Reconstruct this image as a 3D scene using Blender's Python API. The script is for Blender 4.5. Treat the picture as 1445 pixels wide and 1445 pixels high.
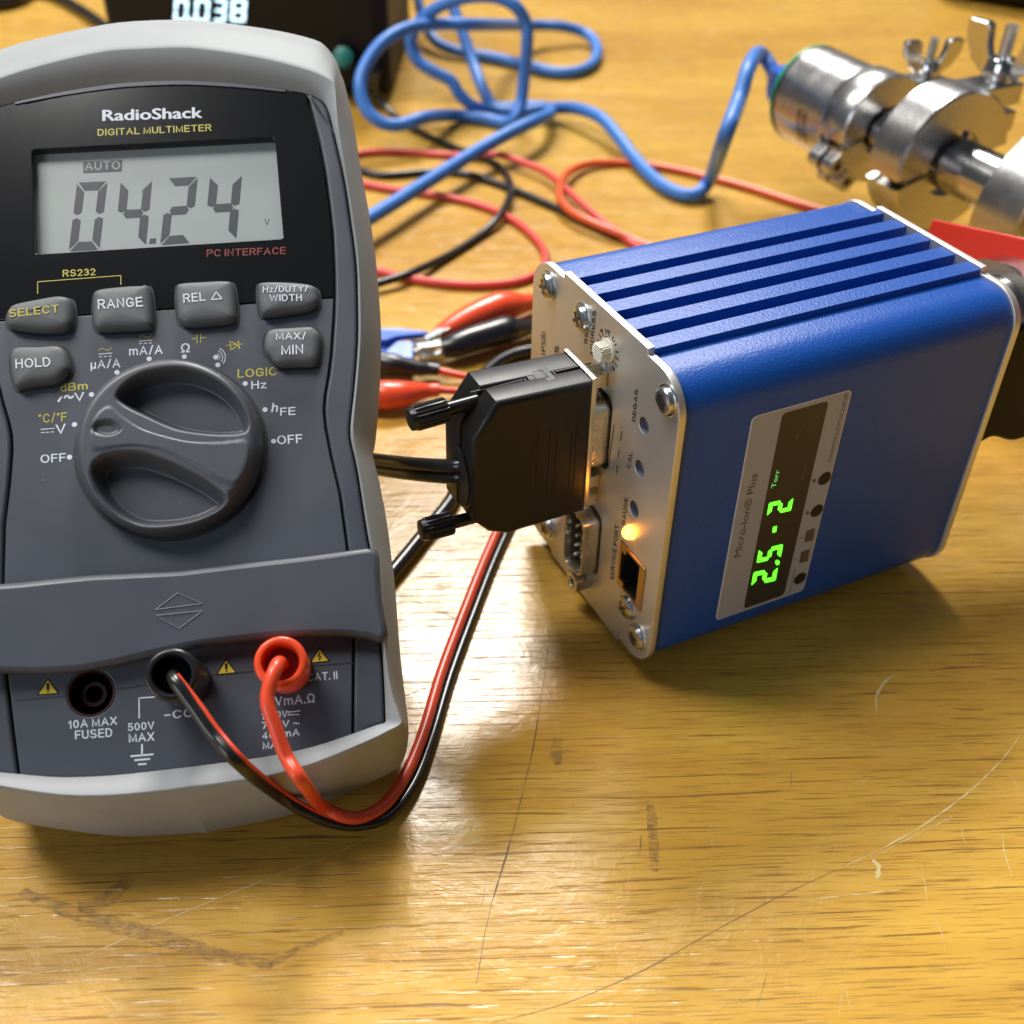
import bpy, math, random
import numpy as np
from mathutils import Matrix, Vector
random.seed(7)
SC = bpy.context.scene
COL = SC.collection
MM = 0.001
for ob in list(bpy.data.objects): bpy.data.objects.remove(ob)

# ------------------------------------------------------------------ camera, world, lamps, exposure
IMG, FPX, CAMH = 1445.0, 1568.3, 181.4            # photograph size, focal length in its pixels, lens height in mm
WC = np.array([[0.99982, 0.018969, 0.0], [0.011903, -0.627421, 0.77859], [0.014769, -0.77845, -0.627533]])
CAM = np.array([0.0, 0.0, CAMH])
cd = bpy.data.cameras.new('camera'); cam = bpy.data.objects.new('camera', cd); COL.objects.link(cam)
cd.sensor_width = 36.0; cd.lens = 36.0 * FPX / IMG
cd.clip_start = 0.01; cd.clip_end = 20
cam.matrix_world = Matrix([[WC[r][0], -WC[r][1], -WC[r][2], CAM[r] * MM] for r in range(3)] + [[0, 0, 0, 1]])
cd.dof.use_dof = True; cd.dof.focus_distance = 0.215; cd.dof.aperture_fstop = 17.0
SC.camera = cam
SC.render.resolution_x = SC.render.resolution_y = 1024
w = bpy.data.worlds.new('World'); SC.world = w; w.use_nodes = True
bg = w.node_tree.nodes['Background']; bg.inputs[1].default_value = 1.0     # the room: lit wall and ceiling beyond the bench, dimmer side behind the camera
_n = w.node_tree.nodes; _l = w.node_tree.links
_tc = _n.new('ShaderNodeTexCoord'); _sp = _n.new('ShaderNodeSeparateXYZ'); _rp = _n.new('ShaderNodeValToRGB'); _mr = _n.new('ShaderNodeMapRange')
_l.new(_tc.outputs['Generated'], _sp.inputs[0]); _mr.inputs['From Min'].default_value = -1; _mr.inputs['From Max'].default_value = 1
_l.new(_sp.outputs['Y'], _mr.inputs['Value']); _l.new(_mr.outputs[0], _rp.inputs[0]); _l.new(_rp.outputs[0], bg.inputs[0])
_e = _rp.color_ramp.elements; _e[0].position = 0.30; _e[0].color = (0.045, 0.055, 0.07, 1); _e[1].position = 0.85; _e[1].color = (0.12, 0.12, 0.116, 1)

def area_lamp(name, loc, target, sx, sy, energy, col):
    l = bpy.data.lights.new(name, 'AREA'); l.shape = 'RECTANGLE'; l.size = sx; l.size_y = sy
    l.energy = energy; l.color = col
    o = bpy.data.objects.new(name, l); COL.objects.link(o)
    o.location = loc
    o.rotation_euler = (Vector(target) - Vector(loc)).to_track_quat('-Z', 'Y').to_euler()
    return o
area_lamp('ceiling_lamp_over_bench', (-0.85, 0.50, 1.70), (0, 0.25, 0), 0.45, 1.10, 40, (1.0, 0.98, 0.945))
area_lamp('ceiling_lamp_behind', (0.0, 2.05, 2.05), (0, 0.25, 0), 0.70, 0.55, 96, (1.0, 0.97, 0.915))
area_lamp('window_light', (-1.25, -1.05, 0.62), (0, 0.2, 0.03), 1.0, 0.9, 12, (0.88, 0.95, 1.0))
SC.view_settings.view_transform = 'Standard'; SC.view_settings.look = 'None'
SC.view_settings.exposure = 0.0; SC.view_settings.gamma = 1.0

# ------------------------------------------------------------------ measuring: photograph pixel -> point of a surface (mm)
def ray(px, py):
    return WC @ np.array([(px - IMG / 2) / FPX, (py - IMG / 2) / FPX, 1.0])
def at(px, py, z=0.0):
    d = ray(px, py); return CAM + d * ((z - CAM[2]) / d[2])
def atY(px, py, Y):
    d = ray(px, py); return CAM + d * (Y / d[1])
def atD(px, py, depth):
    return CAM + ray(px, py) * depth
class Frame:
    def __init__(s, o, R): s.o = np.array(o, float); s.R = np.array(R, float)
    def p(s, px, py, axis=2, val=0.0):
        d = s.R.T @ ray(px, py); c = s.R.T @ (CAM - s.o)
        return c + d * ((val - c[axis]) / d[axis])
    def matrix(s):
        return Matrix([[s.R[r][0], s.R[r][1], s.R[r][2], s.o[r] * MM] for r in range(3)] + [[0, 0, 0, 1]])

# ------------------------------------------------------------------ materials
def mat(name, col=(0.5, 0.5, 0.5), rough=0.5, metal=0.0, emit=None, es=0.0, coat=0.0, spec=0.5, bump=None, var=None, aniso=0.0, sss=0.0, dust=False):
    m = bpy.data.materials.new(name); m.use_nodes = True
    nt = m.node_tree; b = nt.nodes['Principled BSDF']
    b.inputs['Base Color'].default_value = (*col, 1); b.inputs['Roughness'].default_value = rough
    b.inputs['Metallic'].default_value = metal; b.inputs['Specular IOR Level'].default_value = spec
    b.inputs['Coat Weight'].default_value = coat; b.inputs['Anisotropic'].default_value = aniso
    if emit: b.inputs['Emission Color'].default_value = (*emit, 1); b.inputs['Emission Strength'].default_value = es
    tc = nt.nodes.new('ShaderNodeTexCoord')
    if var:                              # (scale, amount): slow uneven tone of the stuff itself, worn and dusty
        n = nt.nodes.new('ShaderNodeTexNoise'); n.inputs['Scale'].default_value = var[0]; n.inputs['Detail'].default_value = 5
        nt.links.new(tc.outputs['Object'], n.inputs['Vector'])
        mx = nt.nodes.new('ShaderNodeMix'); mx.data_type = 'RGBA'
        k = var[1]
        mx.inputs[6].default_value = (*[max(0, c * (1 - k)) for c in col], 1); mx.inputs[7].default_value = (*[min(1, c * (1 + k)) for c in col], 1)
        nt.links.new(n.outputs['Fac'], mx.inputs[0]); nt.links.new(mx.outputs[2], b.inputs['Base Color'])
        mr = nt.nodes.new('ShaderNodeMapRange'); mr.inputs['To Min'].default_value = max(0.02, rough - 0.08); mr.inputs['To Max'].default_value = min(1, rough + 0.08)
        nt.links.new(n.outputs['Fac'], mr.inputs['Value']); nt.links.new(mr.outputs['Result'], b.inputs['Roughness'])
    if dust:                             # sparse pale specks and nicks
        v = nt.nodes.new('ShaderNodeTexVoronoi'); v.inputs['Scale'].default_value = 330; nt.links.new(tc.outputs['Object'], v.inputs['Vector'])
        r = nt.nodes.new('ShaderNodeMath'); r.operation = 'LESS_THAN'; r.inputs[1].default_value = 0.05; nt.links.new(v.outputs['Distance'], r.inputs[0])
        n = nt.nodes.new('ShaderNodeTexNoise'); n.inputs['Scale'].default_value = 95; nt.links.new(tc.outputs['Object'], n.inputs['Vector'])
        g = nt.nodes.new('ShaderNodeMath'); g.operation = 'GREATER_THAN'; g.inputs[1].default_value = 0.62; nt.links.new(n.outputs['Fac'], g.inputs[0])
        k = nt.nodes.new('ShaderNodeMath'); k.operation = 'MULTIPLY'; nt.links.new(r.outputs[0], k.inputs[0]); nt.links.new(g.outputs[0], k.inputs[1])
        dx = nt.nodes.new('ShaderNodeMix'); dx.data_type = 'RGBA'; dx.inputs[7].default_value = (0.30, 0.30, 0.29, 1); nt.links.new(k.outputs[0], dx.inputs[0])
        if b.inputs['Base Color'].links: nt.links.new(b.inputs['Base Color'].links[0].from_socket, dx.inputs[6])
        else: dx.inputs[6].default_value = (*col, 1)
        nt.links.new(dx.outputs[2], b.inputs['Base Color'])
    if bump:                             # (scale, strength, distance mm, stretch xyz)
        n = nt.nodes.new('ShaderNodeTexNoise'); n.inputs['Scale'].default_value = bump[0]; n.inputs['Detail'].default_value = 3
        mp = nt.nodes.new('ShaderNodeMapping'); mp.inputs['Scale'].default_value = bump[3] if len(bump) > 3 else (1, 1, 1)
        nt.links.new(tc.outputs['Object'], mp.inputs['Vector']); nt.links.new(mp.outputs['Vector'], n.inputs['Vector'])
        bp = nt.nodes.new('ShaderNodeBump'); bp.inputs['Strength'].default_value = bump[1]; bp.inputs['Distance'].default_value = bump[2] * MM
        nt.links.new(n.outputs['Fac'], bp.inputs['Height']); nt.links.new(bp.outputs['Normal'], b.inputs['Normal'])
    return m

def wood():
    m = bpy.data.materials.new('varnished_oak'); m.use_nodes = True
    nt = m.node_tree; N = nt.nodes; L = nt.links; b = N['Principled BSDF']
    tc = N.new('ShaderNodeTexCoord')
    rot = N.new('ShaderNodeMapping'); rot.inputs['Rotation'].default_value = (0, 0, math.radians(-3.0))
    L.new(tc.outputs['Object'], rot.inputs['Vector'])
    def noise(scale, sx, sy, det=4, rough=0.5, dist=0.0, off=0.0):
        mp = N.new('ShaderNodeMapping'); mp.inputs['Scale'].default_value = (sx, sy, 1); mp.inputs['Location'].default_value = (off, off * 1.7, 0)
        L.new(rot.outputs['Vector'], mp.inputs['Vector'])
        n = N.new('ShaderNodeTexNoise'); n.inputs['Scale'].default_value = scale; n.inputs['Detail'].default_value = det
        n.inputs['Roughness'].default_value = rough; n.inputs['Distortion'].default_value = dist
        L.new(mp.outputs['Vector'], n.inputs['Vector']); return n.outputs['Fac']
    def ramp(fac, stops):
        r = N.new('ShaderNodeValToRGB'); L.new(fac, r.inputs['Fac'])
        e = r.color_ramp.elements
        while len(e) < len(stops): e.new(0.5)
        for x, (p, c) in zip(e, stops): x.position = p; x.color = (*c, 1) if not isinstance(c, (int, float)) else (c, c, c, 1)
        return r.outputs['Color']
    def mixc(fac, a, bb, mode='MIX'):
        x = N.new('ShaderNodeMix'); x.data_type = 'RGBA'; x.blend_type = mode
        for sock, v in ((x.inputs[0], fac), (x.inputs[6], a), (x.inputs[7], bb)):
            if isinstance(v, (int, float)): sock.default_value = v
            elif isinstance(v, tuple): sock.default_value = (*v, 1)
            else: L.new(v, sock)
        return x.outputs[2]
    streak = noise(1.0, 9, 190, 5, 0.55, 0.25)
    base = ramp(streak, [(0.30, (0.45, 0.245, 0.036)), (0.50, (0.53, 0.306, 0.048)), (0.72, (0.59, 0.360, 0.064))])
    broad = noise(1.0, 7, 16, 3, 0.5, 0.4, 5.0)
    base = mixc(ramp(broad, [(0.38, 0.0), (0.68, 0.65)]), base, (0.38, 0.180, 0.024))
    # open pores of the oak: thin broken brown lines along the grain, some darker dashes
    mpw = N.new('ShaderNodeMapping'); mpw.inputs['Scale'].default_value = (0.10, 1, 1); L.new(rot.outputs['Vector'], mpw.inputs['Vector'])
    wv = N.new('ShaderNodeTexWave'); wv.bands_direction = 'Y'; wv.inputs['Scale'].default_value = 150; wv.inputs['Distortion'].default_value = 6.0
    wv.inputs['Detail'].default_value = 3; wv.inputs['Detail Scale'].default_value = 1.0; L.new(mpw.outputs['Vector'], wv.inputs['Vector'])
    wl = ramp(wv.outputs['Fac'], [(0.90, 0.0), (0.985, 1.0)])
    brk = ramp(noise(1.0, 48, 420, 3, 0.55, 0.1, 3.0), [(0.48, 0.0), (0.62, 0.95)])
    wm = N.new('ShaderNodeMath'); wm.operation = 'MULTIPLY'; L.new(wl, wm.inputs[0]); L.new(brk, wm.inputs[1])
    dash = ramp(noise(1.0, 80, 5200, 1, 0.4, 0.0, 2.0), [(0.63, 0.0), (0.68, 0.85)])
    pk = N.new('ShaderNodeMath'); pk.operation = 'MAXIMUM'; L.new(wm.outputs[0], pk.inputs[0]); L.new(dash, pk.inputs[1])
    col = mixc(pk.outputs[0], base, (0.215, 0.098, 0.020))
    # handling marks, dirt and pale bruises
    dirt = noise(1.0, 30, 36, 6, 0.7, 0.6, 21.0)
    col = mixc(ramp(dirt, [(0.64, 0.0), (0.78, 0.35)]), col, (0.20, 0.11, 0.05))
    pale = noise(1.0, 75, 60, 4, 0.6, 0.8, 33.0)
    col = mixc(ramp(pale, [(0.70, 0.0), (0.78, 0.5)]), col, (0.55, 0.42, 0.25))
    L.new(col, b.inputs['Base Color'])
    rr = noise(1.0, 60, 90, 6, 0.65, 0.5, 40.0)
    rm = N.new('ShaderNodeMapRange'); rm.inputs['From Min'].default_value = 0.25; rm.inputs['From Max'].default_value = 0.75
    rm.inputs['To Min'].default_value = 0.17; rm.inputs['To Max'].default_value = 0.33
    L.new(rr, rm.inputs['Value']); L.new(rm.outputs['Result'], b.inputs['Roughness'])
    b.inputs['Specular IOR Level'].default_value = 0.42
    h1 = noise(1.0, 90, 620, 4, 0.6, 0.4, 51.0)
    h2 = noise(1.0, 230, 190, 5, 0.6, 1.0, 61.0)
    b1 = N.new('ShaderNodeBump'); b1.inputs['Strength'].default_value = 0.35; b1.inputs['Distance'].default_value = 0.07 * MM; L.new(h1, b1.inputs['Height'])
    b2 = N.new('ShaderNodeBump'); b2.inputs['Strength'].default_value = 0.5; b2.inputs['Distance'].default_value = 0.20 * MM; L.new(h2, b2.inputs['Height']); L.new(b1.outputs['Normal'], b2.inputs['Normal'])
    b3 = N.new('ShaderNodeBump'); b3.invert = True; b3.inputs['Strength'].default_value = 0.6; b3.inputs['Distance'].default_value = 0.12 * MM; L.new(pk.outputs[0], b3.inputs['Height']); L.new(b2.outputs['Normal'], b3.inputs['Normal'])
    L.new(b3.outputs['Normal'], b.inputs['Normal'])
    return m

def brushed(name, col, rough, along):
    m = mat(name, col, rough, 0.82, bump=(1.0, 0.35, 0.03, along))
    return m

def clear_pane():
    m = bpy.data.materials.new('clear_plastic'); m.use_nodes = True; nt = m.node_tree
    nt.nodes.remove(nt.nodes['Principled BSDF']); out = nt.nodes['Material Output']
    t = nt.nodes.new('ShaderNodeBsdfTransparent'); g = nt.nodes.new('ShaderNodeBsdfGlossy'); g.inputs['Roughness'].default_value = 0.08
    lw = nt.nodes.new('ShaderNodeLayerWeight'); lw.inputs['Blend'].default_value = 0.5
    p = nt.nodes.new('ShaderNodeMath'); p.operation = 'POWER'; p.inputs[1].default_value = 5.0; nt.links.new(lw.outputs['Facing'], p.inputs[0])
    f = nt.nodes.new('ShaderNodeMapRange'); f.inputs['To Min'].default_value = 0.02; f.inputs['To Max'].default_value = 0.5; nt.links.new(p.outputs[0], f.inputs['Value'])
    x = nt.nodes.new('ShaderNodeMixShader')
    nt.links.new(f.outputs[0], x.inputs[0]); nt.links.new(t.outputs[0], x.inputs[1]); nt.links.new(g.outputs[0], x.inputs[2]); nt.links.new(x.outputs[0], out.inputs['Surface'])
    return m

def dusty_black():
    m = mat('black_window_plastic', (0.006, 0.0065, 0.008), 0.16)
    nt = m.node_tree; b = nt.nodes['Principled BSDF']; tc = nt.nodes.new('ShaderNodeTexCoord')
    v = nt.nodes.new('ShaderNodeTexVoronoi'); v.inputs['Scale'].default_value = 260
    nt.links.new(tc.outputs['Object'], v.inputs['Vector'])
    r = nt.nodes.new('ShaderNodeMath'); r.operation = 'LESS_THAN'; r.inputs[1].default_value = 0.045
    nt.links.new(v.outputs['Distance'], r.inputs[0])
    n = nt.nodes.new('ShaderNodeTexNoise'); n.inputs['Scale'].default_value = 60; nt.links.new(tc.outputs['Object'], n.inputs['Vector'])
    g = nt.nodes.new('ShaderNodeMath'); g.operation = 'GREATER_THAN'; g.inputs[1].default_value = 0.60; nt.links.new(n.outputs['Fac'], g.inputs[0])
    k = nt.nodes.new('ShaderNodeMath'); k.operation = 'MULTIPLY'; nt.links.new(r.outputs[0], k.inputs[0]); nt.links.new(g.outputs[0], k.inputs[1])
    mx = nt.nodes.new('ShaderNodeMix'); mx.data_type = 'RGBA'; mx.inputs[6].default_value = (0.006, 0.0065, 0.008, 1); mx.inputs[7].default_value = (0.35, 0.35, 0.33, 1)
    nt.links.new(k.outputs[0], mx.inputs[0]); nt.links.new(mx.outputs[2], b.inputs['Base Color'])
    return m

def smudge_mat():
    m = bpy.data.materials.new('rubbed_dirt'); m.use_nodes = True; nt = m.node_tree; b = nt.nodes['Principled BSDF']; out = nt.nodes['Material Output']
    b.inputs['Base Color'].default_value = (0.15, 0.088, 0.045, 1); b.inputs['Roughness'].default_value = 0.6
    tc = nt.nodes.new('ShaderNodeTexCoord'); mp = nt.nodes.new('ShaderNodeMapping'); mp.inputs['Scale'].default_value = (420, 900, 1)
    n = nt.nodes.new('ShaderNodeTexNoise'); n.inputs['Scale'].default_value = 1.0; n.inputs['Detail'].default_value = 5; n.inputs['Roughness'].default_value = 0.7
    nt.links.new(tc.outputs['Object'], mp.inputs['Vector']); nt.links.new(mp.outputs['Vector'], n.inputs['Vector'])
    r = nt.nodes.new('ShaderNodeMapRange'); r.inputs['From Min'].default_value = 0.40; r.inputs['From Max'].default_value = 0.66; r.inputs['To Max'].default_value = 0.50
    nt.links.new(n.outputs['Fac'], r.inputs['Value'])
    t = nt.nodes.new('ShaderNodeBsdfTransparent'); x = nt.nodes.new('ShaderNodeMixShader')
    nt.links.new(r.outputs['Result'], x.inputs[0]); nt.links.new(t.outputs[0], x.inputs[1]); nt.links.new(b.outputs[0], x.inputs[2]); nt.links.new(x.outputs[0], out.inputs['Surface'])
    return m
M_ = dict(
    wood=wood(),
    boot=mat('grey_rubber_boot', (0.275, 0.292, 0.303), 0.62, var=(45, 0.20), dust=True, bump=(900, 0.10, 0.05)),
    case=mat('slate_plastic', (0.054, 0.061, 0.080), 0.42, dust=True, var=(60, 0.10), bump=(2600, 0.12, 0.03)),
    dial=mat('slate_dial_plastic', (0.055, 0.062, 0.077), 0.42, dust=True, var=(90, 0.10), bump=(2200, 0.10, 0.03)),
    gap=mat('gap_shade', (0.010, 0.011, 0.014), 0.6),  # near-black colour painted in for the shade of gaps and grooves
    window=dusty_black(), pane=clear_pane(),
    lcd=mat('lcd_glass', (0.34, 0.375, 0.37), 0.35, var=(40, 0.09)),
    lcdseg=mat('lcd_segment', (0.035, 0.042, 0.055), 0.4),
    button=mat('grey_button_rubber', (0.090, 0.098, 0.106), 0.58, var=(120, 0.10), bump=(2000, 0.1, 0.03)),
    white=mat('white_print', (0.58, 0.62, 0.70), 0.5), yellow=mat('yellow_print', (0.46, 0.40, 0.06), 0.5),
    red_print=mat('red_print', (0.20, 0.014, 0.014), 0.5), black_print=mat('black_print', (0.008, 0.008, 0.009), 0.6, spec=0.15),
    sticker=mat('yellow_sticker', (0.65, 0.50, 0.04), 0.45),
    red_plastic=mat('red_plug_plastic', (0.74, 0.068, 0.020), 0.30, var=(200, 0.08)),
    black_plastic=mat('black_plastic', (0.010, 0.010, 0.011), 0.30, var=(150, 0.15), bump=(1800, 0.1, 0.02)),
    hood=mat('black_hood_plastic', (0.009, 0.0085, 0.009), 0.40, spec=0.32, var=(120, 0.15), bump=(2400, 0.22, 0.03)),
    red_wire=mat('red_wire_vinyl', (0.66, 0.062, 0.022), 0.33, var=(60, 0.06)),
    pale_red_wire=mat('coral_wire_vinyl', (0.62, 0.055, 0.045), 0.38, var=(60, 0.06)),
    orange_wire=mat('orange_red_wire_vinyl', (0.64, 0.078, 0.012), 0.33, var=(60, 0.06)),
    black_wire=mat('black_wire_vinyl', (0.010, 0.010, 0.011), 0.27),
    blue_wire=mat('blue_cable_jacket', (0.038, 0.165, 0.52), 0.45, var=(70, 0.12), bump=(170, 0.5, 0.5)),
    blue_boot=mat('blue_rubber_boot', (0.02, 0.11, 0.50), 0.45),
    blue_clip=mat('blue_clip_plastic', (0.03, 0.12, 0.55), 0.40, var=(120, 0.1)),
    paint=mat('blue_powder_coat', (0.004, 0.064, 0.320), 0.42, spec=0.42, bump=(1900, 0.85, 0.14)),
    plate=brushed('brushed_aluminium', (0.66, 0.645, 0.62), 0.44, (2600, 60, 60)),
    steel=mat('polished_steel', (0.58, 0.575, 0.57), 0.16, 1.0, var=(90, 0.06), bump=(220, 0.10, 0.1)),
    cast=mat('cast_aluminium', (0.52, 0.515, 0.51), 0.27, 1.0, var=(120, 0.10), bump=(500, 0.25, 0.12)),
    zinc=mat('zinc_screw', (0.58, 0.61, 0.64), 0.27, 1.0, bump=(700, 0.25, 0.1)),
    shell=mat('tinned_shell', (0.62, 0.60, 0.54), 0.28, 1.0, var=(300, 0.12)),
    gold=mat('brass_trim', (0.55, 0.36, 0.18), 0.35, 1.0),
    recess_dark=mat('recess_shade', (0.02, 0.022, 0.028), 0.35), void=mat('black_void', (0.004, 0.004, 0.005), 0.6),
    amber=mat('lit_amber_lamp', (1.0, 0.5, 0.1), 0.3, emit=(1.0, 0.32, 0.025), es=14.0),
    ivory=mat('ivory_switch', (0.62, 0.60, 0.50), 0.45),
    label=mat('grey_label_film', (0.38, 0.385, 0.42), 0.55, spec=0.2), label_edge=mat('pale_label_edge', (0.62, 0.62, 0.66), 0.42),
    smoke=mat('smoked_window', (0.038, 0.032, 0.029), 0.35, spec=0.35),
    green=mat('lit_green_segment', (0.1, 0.6, 0.05), 0.4, emit=(0.07, 1.0, 0.015), es=3.6),
    green_dim=mat('lit_green_word', (0.1, 0.5, 0.1), 0.4, emit=(0.22, 0.9, 0.22), es=0.55),
    ghost=mat('unlit_word', (0.085, 0.072, 0.060), 0.4), faint=mat('faint_grey_print', (0.17, 0.165, 0.165), 0.5),
    dark_grey=mat('dark_grey_print', (0.075, 0.072, 0.07), 0.5),
    supply=mat('black_cabinet_paint', (0.0065, 0.0055, 0.005), 0.5, spec=0.25, var=(20, 0.1)),
    led_white=mat('lit_white_segment', (0.8, 0.9, 1), 0.4, emit=(0.50, 0.80, 1.0), es=2.4),
    teal=mat('teal_cap', (0.01, 0.16, 0.13), 0.45),
    green_ring=mat('green_ring_plastic', (0.02, 0.36, 0.16), 0.35),
    red_handle=mat('red_handle_paint', (0.50, 0.022, 0.012), 0.36, var=(80, 0.08)),
    scratch_pale=mat('pale_scratch', (0.56, 0.43, 0.20), 0.40), scratch_dark=mat('dark_scratch', (0.14, 0.075, 0.030), 0.55),
    scuff=mat('grey_brown_scuff', (0.22, 0.125, 0.055), 0.55), copper=mat('copper_conductor', (0.7, 0.55, 0.5), 0.3, 1.0),
    smudge=smudge_mat(), whiteline=mat('worn_white_mark', (0.75, 0.75, 0.75), 0.5),
)

# ------------------------------------------------------------------ mesh helpers (mm in, metres out)
def obj(name, me, m, parent=None, sharp=35, bevel=None, seg=2):
    for p in me.polygons: p.use_smooth = True
    me.set_sharp_from_angle(angle=math.radians(sharp))
    if m is not None:
        me.materials.clear(); me.materials.append(M_[m] if isinstance(m, str) else m)
    o = bpy.data.objects.new(name, me); COL.objects.link(o)
    if parent is not None: o.parent = parent
    if bevel:
        bv = o.modifiers.new('bevel', 'BEVEL'); bv.width = bevel * MM; bv.segments = seg; bv.limit_method = 'ANGLE'; bv.angle_limit = math.radians(35); bv.harden_normals = True
    return o
class MB:
    def __init__(s): s.v = []; s.f = []
    def add(s, vs, fs):
        k = len(s.v); s.v += [tuple(float(c) for c in x) for x in vs]; s.f += [tuple(i + k for i in f) for f in fs]; return s
    def build(s, name, m, parent=None, **kw):
        me = bpy.data.meshes.new(name); me.from_pydata([(x * MM, y * MM, z * MM) for x, y, z in s.v], [], s.f); me.validate(); me.update()
        return obj(name, me, m, parent, **kw)
    def box(s, c, size, ax=None):
        ax = np.eye(3) if ax is None else np.array(ax, float); c = np.array(c, float)
        vs = [c + (ax[0] * sx * size[0] + ax[1] * sy * size[1] + ax[2] * sz * size[2]) / 2 for sz in (-1, 1) for sy in (-1, 1) for sx in (-1, 1)]
        return s.add(vs, [(0, 2, 3, 1), (4, 5, 7, 6), (0, 1, 5, 4), (2, 6, 7, 3), (0, 4, 6, 2), (1, 3, 7, 5)])
    def lathe(s, o, d, prof, n=32, closed=False, cap0=True):
        """prof: (distance along d, radius) list"""
        o = np.array(o, float); d = np.array(d, float) / np.linalg.norm(d)
        a = np.cross(d, (0, 0, 1.0)) if abs(d[2]) < 0.9 else np.cross(d, (1.0, 0, 0)); a /= np.linalg.norm(a); b = np.cross(d, a)
        vs = []; fs = []
        for t, r in prof:
            for k in range(n):
                q = 2 * math.pi * k / n; vs.append(o + d * t + (a * math.cos(q) + b * math.sin(q)) * r)
        m = len(prof)
        for i in range(m - 1 if not closed else m):
            for k in range(n):
                j = (i + 1) % m; fs.append((i * n + k, i * n + (k + 1) % n, j * n + (k + 1) % n, j * n + k))
        if not closed:
            if prof[0][1] > 0 and cap0: fs.append(tuple(range(n - 1, -1, -1)))
            if prof[-1][1] > 0: fs.append(tuple((m - 1) * n + k for k in range(n)))
        return s.add(vs, fs)
    def cyl(s, a, b, r0, r1=None, n=24):
        a = np.array(a, float); b = np.array(b, float); return s.lathe(a, b - a, [(0, r0), (np.linalg.norm(b - a), r0 if r1 is None else r1)], n)
    def tube(s, pts, r, n=12, flat=1.0, caps=True, sub=6):
        pts = smooth_path(pts, sub) if sub else [np.array(p, float) for p in pts]
        k = len(pts); rs = np.interp(np.linspace(0, 1, k), np.linspace(0, 1, len(r)), r) if hasattr(r, '__len__') else [r] * k
        vs = []; fs = []; up = None
        for i, p in enumerate(pts):
            t = pts[min(i + 1, k - 1)] - pts[max(i - 1, 0)]; t = t / (np.linalg.norm(t) + 1e-9)
            if up is None: up = np.cross(t, (0.0, 0, 1)); up = np.cross(up, t) if np.linalg.norm(up) > 1e-3 else np.array([1.0, 0, 0])
            up = up - t * (up @ t); up /= np.linalg.norm(up) + 1e-9; sd = np.cross(t, up)
            for j in range(n):
                q = 2 * math.pi * j / n; vs.append(p + (sd * math.cos(q) + up * math.sin(q) * flat) * rs[i])
        for i in range(k - 1):
            for j in range(n): fs.append((i * n + j, i * n + (j + 1) % n, (i + 1) * n + (j + 1) % n, (i + 1) * n + j))
        if caps: fs += [tuple(range(n - 1, -1, -1)), tuple((k - 1) * n + j for j in range(n))]
        return s.add(vs, fs)
    def prism(s, pts3, d):
        """closed polygon (3-D points, one plane) pushed along d"""
        n = len(pts3); d = np.array(d, float); P = [np.array(p, float) for p in pts3]
        nrm = sum(np.cross(P[i] - P[0], P[(i + 1) % n] - P[0]) for i in range(n))
        if nrm @ d > 0: P = P[::-1]
        return s.add(P + [p + d for p in P], [tuple(range(n)), tuple(range(2 * n - 1, n - 1, -1))] + [((i + 1) % n, i, n + i, n + (i + 1) % n) for i in range(n)])
    def loft(s, rings, cap0=True, cap1=True):
        n = len(rings[0]); fs = []; vs = [p for r in rings for p in r]
        for i in range(len(rings) - 1):
            for k in range(n): fs.append((i * n + k, i * n + (k + 1) % n, (i + 1) * n + (k + 1) % n, (i + 1) * n + k))
        if cap0: fs.append(tuple(range(n - 1, -1, -1)))
        if cap1: fs.append(tuple((len(rings) - 1) * n + k for k in range(n)))
        return s.add(vs, fs)
    def sheet(s, pts3): return s.add(pts3, [tuple(range(len(pts3)))])
def smooth_path(pts, sub=6):
    P = [np.array(p, float) for p in pts]; out = []
    if len(P) < 3: return [P[0] + (P[-1] - P[0]) * t for t in np.linspace(0, 1, sub + 1)]
    for i in range(len(P) - 1):
        p0 = P[max(i - 1, 0)]; p1 = P[i]; p2 = P[i + 1]; p3 = P[min(i + 2, len(P) - 1)]
        for t in np.arange(sub) / sub:
            out.append(0.5 * ((2 * p1) + (-p0 + p2) * t + (2 * p0 - 5 * p1 + 4 * p2 - p3) * t * t + (-p0 + 3 * p1 - 3 * p2 + p3) * t ** 3))
    out.append(P[-1]); return out
def smooth_loop(pts, sub=5):
    P = [np.array(p, float) for p in pts]; n = len(P); out = []
    for i in range(n):
        p0, p1, p2, p3 = P[i - 1], P[i], P[(i + 1) % n], P[(i + 2) % n]
        for t in np.arange(sub) / sub:
            out.append(0.5 * ((2 * p1) + (-p0 + p2) * t + (2 * p0 - 5 * p1 + 4 * p2 - p3) * t * t + (-p0 + 3 * p1 - 3 * p2 + p3) * t ** 3))
    return out
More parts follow.
